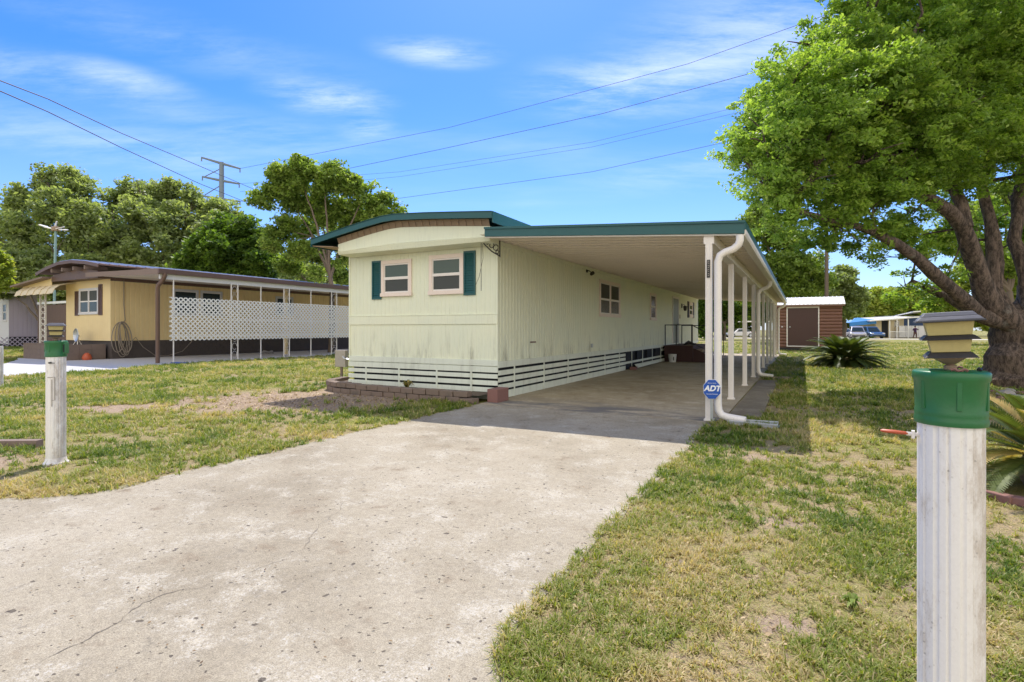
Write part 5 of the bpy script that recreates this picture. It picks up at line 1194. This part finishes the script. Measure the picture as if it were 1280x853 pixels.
# turf thickens along the right edge of the driveway
uu = (x-C0.x)*UX.x+(y-C0.y)*UX.y; vv = (x-C0.x)*VY.x+(y-C0.y)*VY.y
near_edge = np.exp(-((uu-4.1)/.35)**2)*(vv < -1)
keep = (~clear_mask(x, y)) & (rng.random(NT) < np.clip((clump-.22)*2.4, .2, 1)+near_edge) & (rng.random(NT) > bare(x, y)*np.where(x < -1, .95, .72)) & (rng.random(NT) < np.where((x > -.3) & (y < 9), .92, 1))
x, y, clump, near_edge = x[keep], y[keep], clump[keep], near_edge[keep]; n = len(x); per = 20
dist = y; sc_ = np.clip(dist/4, .75, 3.2)**.55
dryf = vnoise(x, y, .9, 9)*.5+vnoise(x, y, 3.1, 10)*.5; rightside = (x > -.3) & (y < 9)
tb = np.clip(.50+(dryf-.5)*1.5+np.where(rightside, .11, -.06)-near_edge*.22-np.where(~rightside, .02, 0), .05, .98)
az_ = rng.random((n, per))*2*np.pi; ln = (.026+.05*rng.random((n, per)))*sc_[:, None]*(.7+.6*clump[:, None]); lean = .5+1.25*rng.random((n, per))
rad_ = .035*sc_[:, None]*rng.random((n, per)); a2 = rng.random((n, per))*2*np.pi
bx_ = x[:, None]+rad_*np.cos(a2); by_ = y[:, None]+rad_*np.sin(a2); w_ = (.0019+.0014*rng.random((n, per)))*sc_[:, None]*1.25
dx, dy = np.cos(az_), np.sin(az_); h1 = np.cos(lean*.6); s1 = np.sin(lean*.6); h2 = np.cos(lean*1.25); s2 = np.sin(lean*1.25)
B = np.stack([bx_, by_, np.full_like(bx_, -.002)], -1); Dh = np.stack([dx, dy, np.zeros_like(dx)], -1); Sd = np.stack([-dy, dx, np.zeros_like(dx)], -1)
M1 = B+Dh*(ln*.55*s1)[..., None]; M1[..., 2] += ln*.55*h1; T1 = M1+Dh*(ln*.5*s2)[..., None]; T1[..., 2] += ln*.5*h2; T1[..., 2] = np.maximum(T1[..., 2], .004)
wv = w_[..., None]
V5 = np.stack([B-Sd*wv, B+Sd*wv, M1+Sd*wv*.9, M1-Sd*wv*.9, T1, ], -2).reshape(-1, 3)
nb = n*per; i0 = np.arange(nb)*5
tris = np.stack([np.stack([i0, i0+1, i0+2], 1), np.stack([i0, i0+2, i0+3], 1), np.stack([i0+3, i0+2, i0+4], 1)], 1).reshape(-1, 3)
tint = np.clip(np.repeat(tb, per)+rng.normal(size=nb)*.16+(rng.random(nb) < .2)*.45, 0, 1)
g = npmesh('grass', V5, tris, M['grass'], np.repeat(tint, 3), k=3); tag(g, 'patchy sunlit lawn grass with green and straw coloured blades', kind='stuff')
# dry thatch lying between the tufts
x, y = scatter(260000, 1.7, 26, 1.5); ok = ~clear_mask(x, y) & (rng.random(len(x)) > bare(x, y)*.8); x, y = x[ok], y[ok]; n = len(x)
a_ = rng.random(n)*2*np.pi; l_ = (.02+.045*rng.random(n))*np.clip(y/4, .8, 2.5)**.5; w_ = .0016*np.clip(y/3, .7, 6)**.8; z_ = .003+.012*rng.random(n)
d_ = np.stack([np.cos(a_), np.sin(a_), rng.normal(size=n)*.18], 1); s_ = np.stack([-np.sin(a_), np.cos(a_), np.zeros(n)], 1); c = np.stack([x, y, z_], 1)
v = np.stack([c-s_*w_[:, None], c+s_*w_[:, None], c+d_*l_[:, None]], 1).reshape(-1, 3); v[:, 2] = np.maximum(v[:, 2], .002)
tag(npmesh('dry_grass', v, np.arange(len(v)).reshape(-1, 3), M['grass'], np.clip(.8+rng.normal(size=n)*.2, 0, 1), k=3), 'dry straw coloured thatch lying between the grass tufts', kind='stuff')
# fallen leaves and straw
NL = 16000; x, y = scatter(NL, 1.8, 22, 1.3); bb = rng.random(NL) < .22; q_ = Vector((-3.6, 9.6, 0)); x = np.where(bb, q_.x+rng.normal(size=NL)*1.5, x); y = np.where(bb, q_.y+rng.normal(size=NL)*.9, y); ok = ~clear_mask(x, y); x, y = x[ok], y[ok]
c = np.stack([x, y, .008+.012*rng.random(len(x))], 1); v = leaf_quads(c, (.018+.025*rng.random(len(x)))*np.clip(y/5, .8, 1.8)**.5, .5, 2.2)
tag(npmesh('leaf_litter', v, np.arange(len(v)).reshape(-1, 4), M['litter'], rng.random(len(x))), 'dry fallen leaves and straw bits scattered over the lawn', kind='stuff')
x, y = scatter(1500, 1.8, 22, 1.5); u = (x-C0.x)*UX.x+(y-C0.y)*UX.y; v_ = (x-C0.x)*VY.x+(y-C0.y)*VY.y
ok = inside(drive_poly, u, v_) | ((u > .1) & (u < 3.8) & (v_ > -.7) & (v_ < 10)); x, y = x[ok], y[ok]
c = np.stack([x, y, np.full(len(x), .015)], 1); v = leaf_quads(c, .008+.016*rng.random(len(x)), .5, 6)
tag(npmesh('driveway_debris', v, np.arange(len(v)).reshape(-1, 4), M['litter'], rng.random(len(x))*.4), 'tiny dry leaf crumbs scattered on the concrete drive', kind='stuff')

# ------------------------------------------------------------------ light, sky, camera
FILL_SKY = 7.2
wd = bpy.data.worlds.new('World'); sc.world = wd; wd.use_nodes = True; nt = wd.node_tree
bg = nt.nodes['Background']; sky = nt.nodes.new('ShaderNodeTexSky'); sky.sky_type = 'NISHITA'; sky.sun_disc = False
sky.sun_elevation = elev; sky.sun_rotation = az; sky.air_density = 1.0; sky.dust_density = .6; sky.ozone_density = 3.0; sky.altitude = 20
tc = nt.nodes.new('ShaderNodeTexCoord'); Gd = tc.outputs['Generated']
hs_ = nt.nodes.new('ShaderNodeHueSaturation'); hs_.inputs['Saturation'].default_value = 1.18; nt.links.new(mix(nt, 1.0, sky.outputs[0], (.60, .71, 1.0), 'MULTIPLY'), hs_.inputs['Color'])
sx = nt.nodes.new('ShaderNodeSeparateXYZ'); nt.links.new(Gd, sx.inputs[0])
zz = nt.nodes.new('ShaderNodeMath'); zz.operation = 'ADD'; zz.inputs[1].default_value = .12; nt.links.new(sx.outputs['Z'], zz.inputs[0])
dv = nt.nodes.new('ShaderNodeVectorMath'); dv.operation = 'DIVIDE'; cz = nt.nodes.new('ShaderNodeCombineXYZ')
for i in range(3): nt.links.new(zz.outputs[0], cz.inputs[i])
nt.links.new(Gd, dv.inputs[0]); nt.links.new(cz.outputs[0], dv.inputs[1])
def cn(scale, det, rough, st, w_=0, rot=0):
    mp = nt.nodes.new('ShaderNodeMapping'); mp.inputs['Scale'].default_value = st; mp.inputs['Location'].default_value = (w_, w_*.7, 0); mp.inputs['Rotation'].default_value = (0, 0, rot); nt.links.new(dv.outputs[0], mp.inputs[0])
    n_ = nt.nodes.new('ShaderNodeTexNoise'); n_.inputs['Scale'].default_value = scale; n_.inputs['Detail'].default_value = det; n_.inputs['Roughness'].default_value = rough; n_.inputs['Distortion'].default_value = .15; nt.links.new(mp.outputs[0], n_.inputs['Vector']); return n_.outputs['Fac']
c1 = ss(nt, cn(.9, 7, .55, (.55, 1.5, 1), 3.3, R(-18)), .54, .90); c2 = ss(nt, cn(.5, 3, .5, (1, 1, 1), 7.1), .38, .62)
k1 = nt.nodes.new('ShaderNodeMath'); k1.operation = 'MULTIPLY'; nt.links.new(c1, k1.inputs[0]); nt.links.new(c2, k1.inputs[1])
k2 = nt.nodes.new('ShaderNodeMath'); k2.operation = 'MULTIPLY'; k2.use_clamp = True; k2.inputs[1].default_value = .35; nt.links.new(k1.outputs[0], k2.inputs[0])
# low band of thin cloud near the horizon
hb = ss(nt, sx.outputs['Z'], .42, .0); k3 = nt.nodes.new('ShaderNodeMath'); k3.operation = 'MULTIPLY_ADD'; k3.use_clamp = True; nt.links.new(hb, k3.inputs[0]); k3.inputs[1].default_value = .20; nt.links.new(k2.outputs[0], k3.inputs[2])
def wisp(px, py, rx, ry, amt, prev):
    """one thin cirrus patch in a given direction of the sky, its edge broken by noise"""
    d_ = Vector(((px-CX)/F, 1, (HY-py)/F)).normalized(); s_ = nt.nodes.new('ShaderNodeVectorMath'); s_.operation = 'SUBTRACT'; nt.links.new(Gd, s_.inputs[0]); s_.inputs[1].default_value = d_
    m_ = nt.nodes.new('ShaderNodeVectorMath'); m_.operation = 'DIVIDE'; nt.links.new(s_.outputs[0], m_.inputs[0]); m_.inputs[1].default_value = (rx, rx, ry)
    l_ = nt.nodes.new('ShaderNodeVectorMath'); l_.operation = 'LENGTH'; nt.links.new(m_.outputs[0], l_.inputs[0])
    f_ = ss(nt, l_.outputs['Value'], 1, 0); a_ = nt.nodes.new('ShaderNodeMath'); a_.operation = 'MULTIPLY'; nt.links.new(f_, a_.inputs[0]); nt.links.new(ss(nt, cn(3.4, 10, .68, (.6, 1.9, 1), px*.01, R(-14)), .34, .70), a_.inputs[1])
    b_ = nt.nodes.new('ShaderNodeMath'); b_.operation = 'MULTIPLY_ADD'; b_.use_clamp = True; nt.links.new(a_.outputs[0], b_.inputs[0]); b_.inputs[1].default_value = amt; nt.links.new(prev, b_.inputs[2]); return b_.outputs[0]
cl = k3.outputs[0]
for q_ in ((412, 122, .14, .04, .5), (550, 66, .14, .03, .5), (250, 60, .35, .05, .14), (330, 170, .3, .05, .16), (458, 158, .07, .035, .4), (150, 95, .12, .025, .35), (775, 108, .24, .07, .45), (960, 55, .32, .13, .42), (860, 215, .3, .05, .15), (130, 180, .4, .05, .2), (60, 95, .3, .035, .22)): cl = wisp(*q_, cl)
cm = mix(nt, cl, hs_.outputs[0], (6.2, 6.6, 7.4)); # bright cloud bank added out of view behind the camera as fill light
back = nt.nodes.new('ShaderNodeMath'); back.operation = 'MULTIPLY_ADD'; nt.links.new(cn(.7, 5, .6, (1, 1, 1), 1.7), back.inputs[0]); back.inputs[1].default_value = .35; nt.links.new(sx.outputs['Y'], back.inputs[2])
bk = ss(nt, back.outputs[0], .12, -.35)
cm = mix(nt, bk, cm, (FILL_SKY*1.02, FILL_SKY, FILL_SKY*.95))
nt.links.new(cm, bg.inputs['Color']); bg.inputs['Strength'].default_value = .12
sun = bpy.data.lights.new('sun', 'SUN'); sun.energy = 3.25; sun.angle = R(.5); sun.color = (1, .94, .84); so = bpy.data.objects.new('sun', sun); col.objects.link(so)
so.rotation_euler = SUN_T.to_track_quat('-Z', 'Y').to_euler(); so.location = (0, 0, 30)
cam = bpy.data.cameras.new('camera'); cam.sensor_width = 36; cam.lens = F/1280*36; cam.shift_y = -14.5/1280; cam.clip_end = 3000; cam.clip_start = .05
co = bpy.data.objects.new('camera', cam); col.objects.link(co); co.location = (0, 0, H); co.rotation_euler = (R(90), 0, 0); sc.camera = co
sc.view_settings.view_transform = 'Standard'; sc.view_settings.look = 'None'; sc.view_settings.gamma = 1; sc.view_settings.exposure = .84; 
sc.render.engine = 'CYCLES'; sc.cycles.use_denoising = True; sc.cycles.use_adaptive_sampling = True; sc.cycles.adaptive_threshold = .02
sc.cycles.max_bounces = 7; sc.cycles.diffuse_bounces = 4; sc.cycles.transmission_bounces = 4; sc.cycles.sample_clamp_indirect = 6
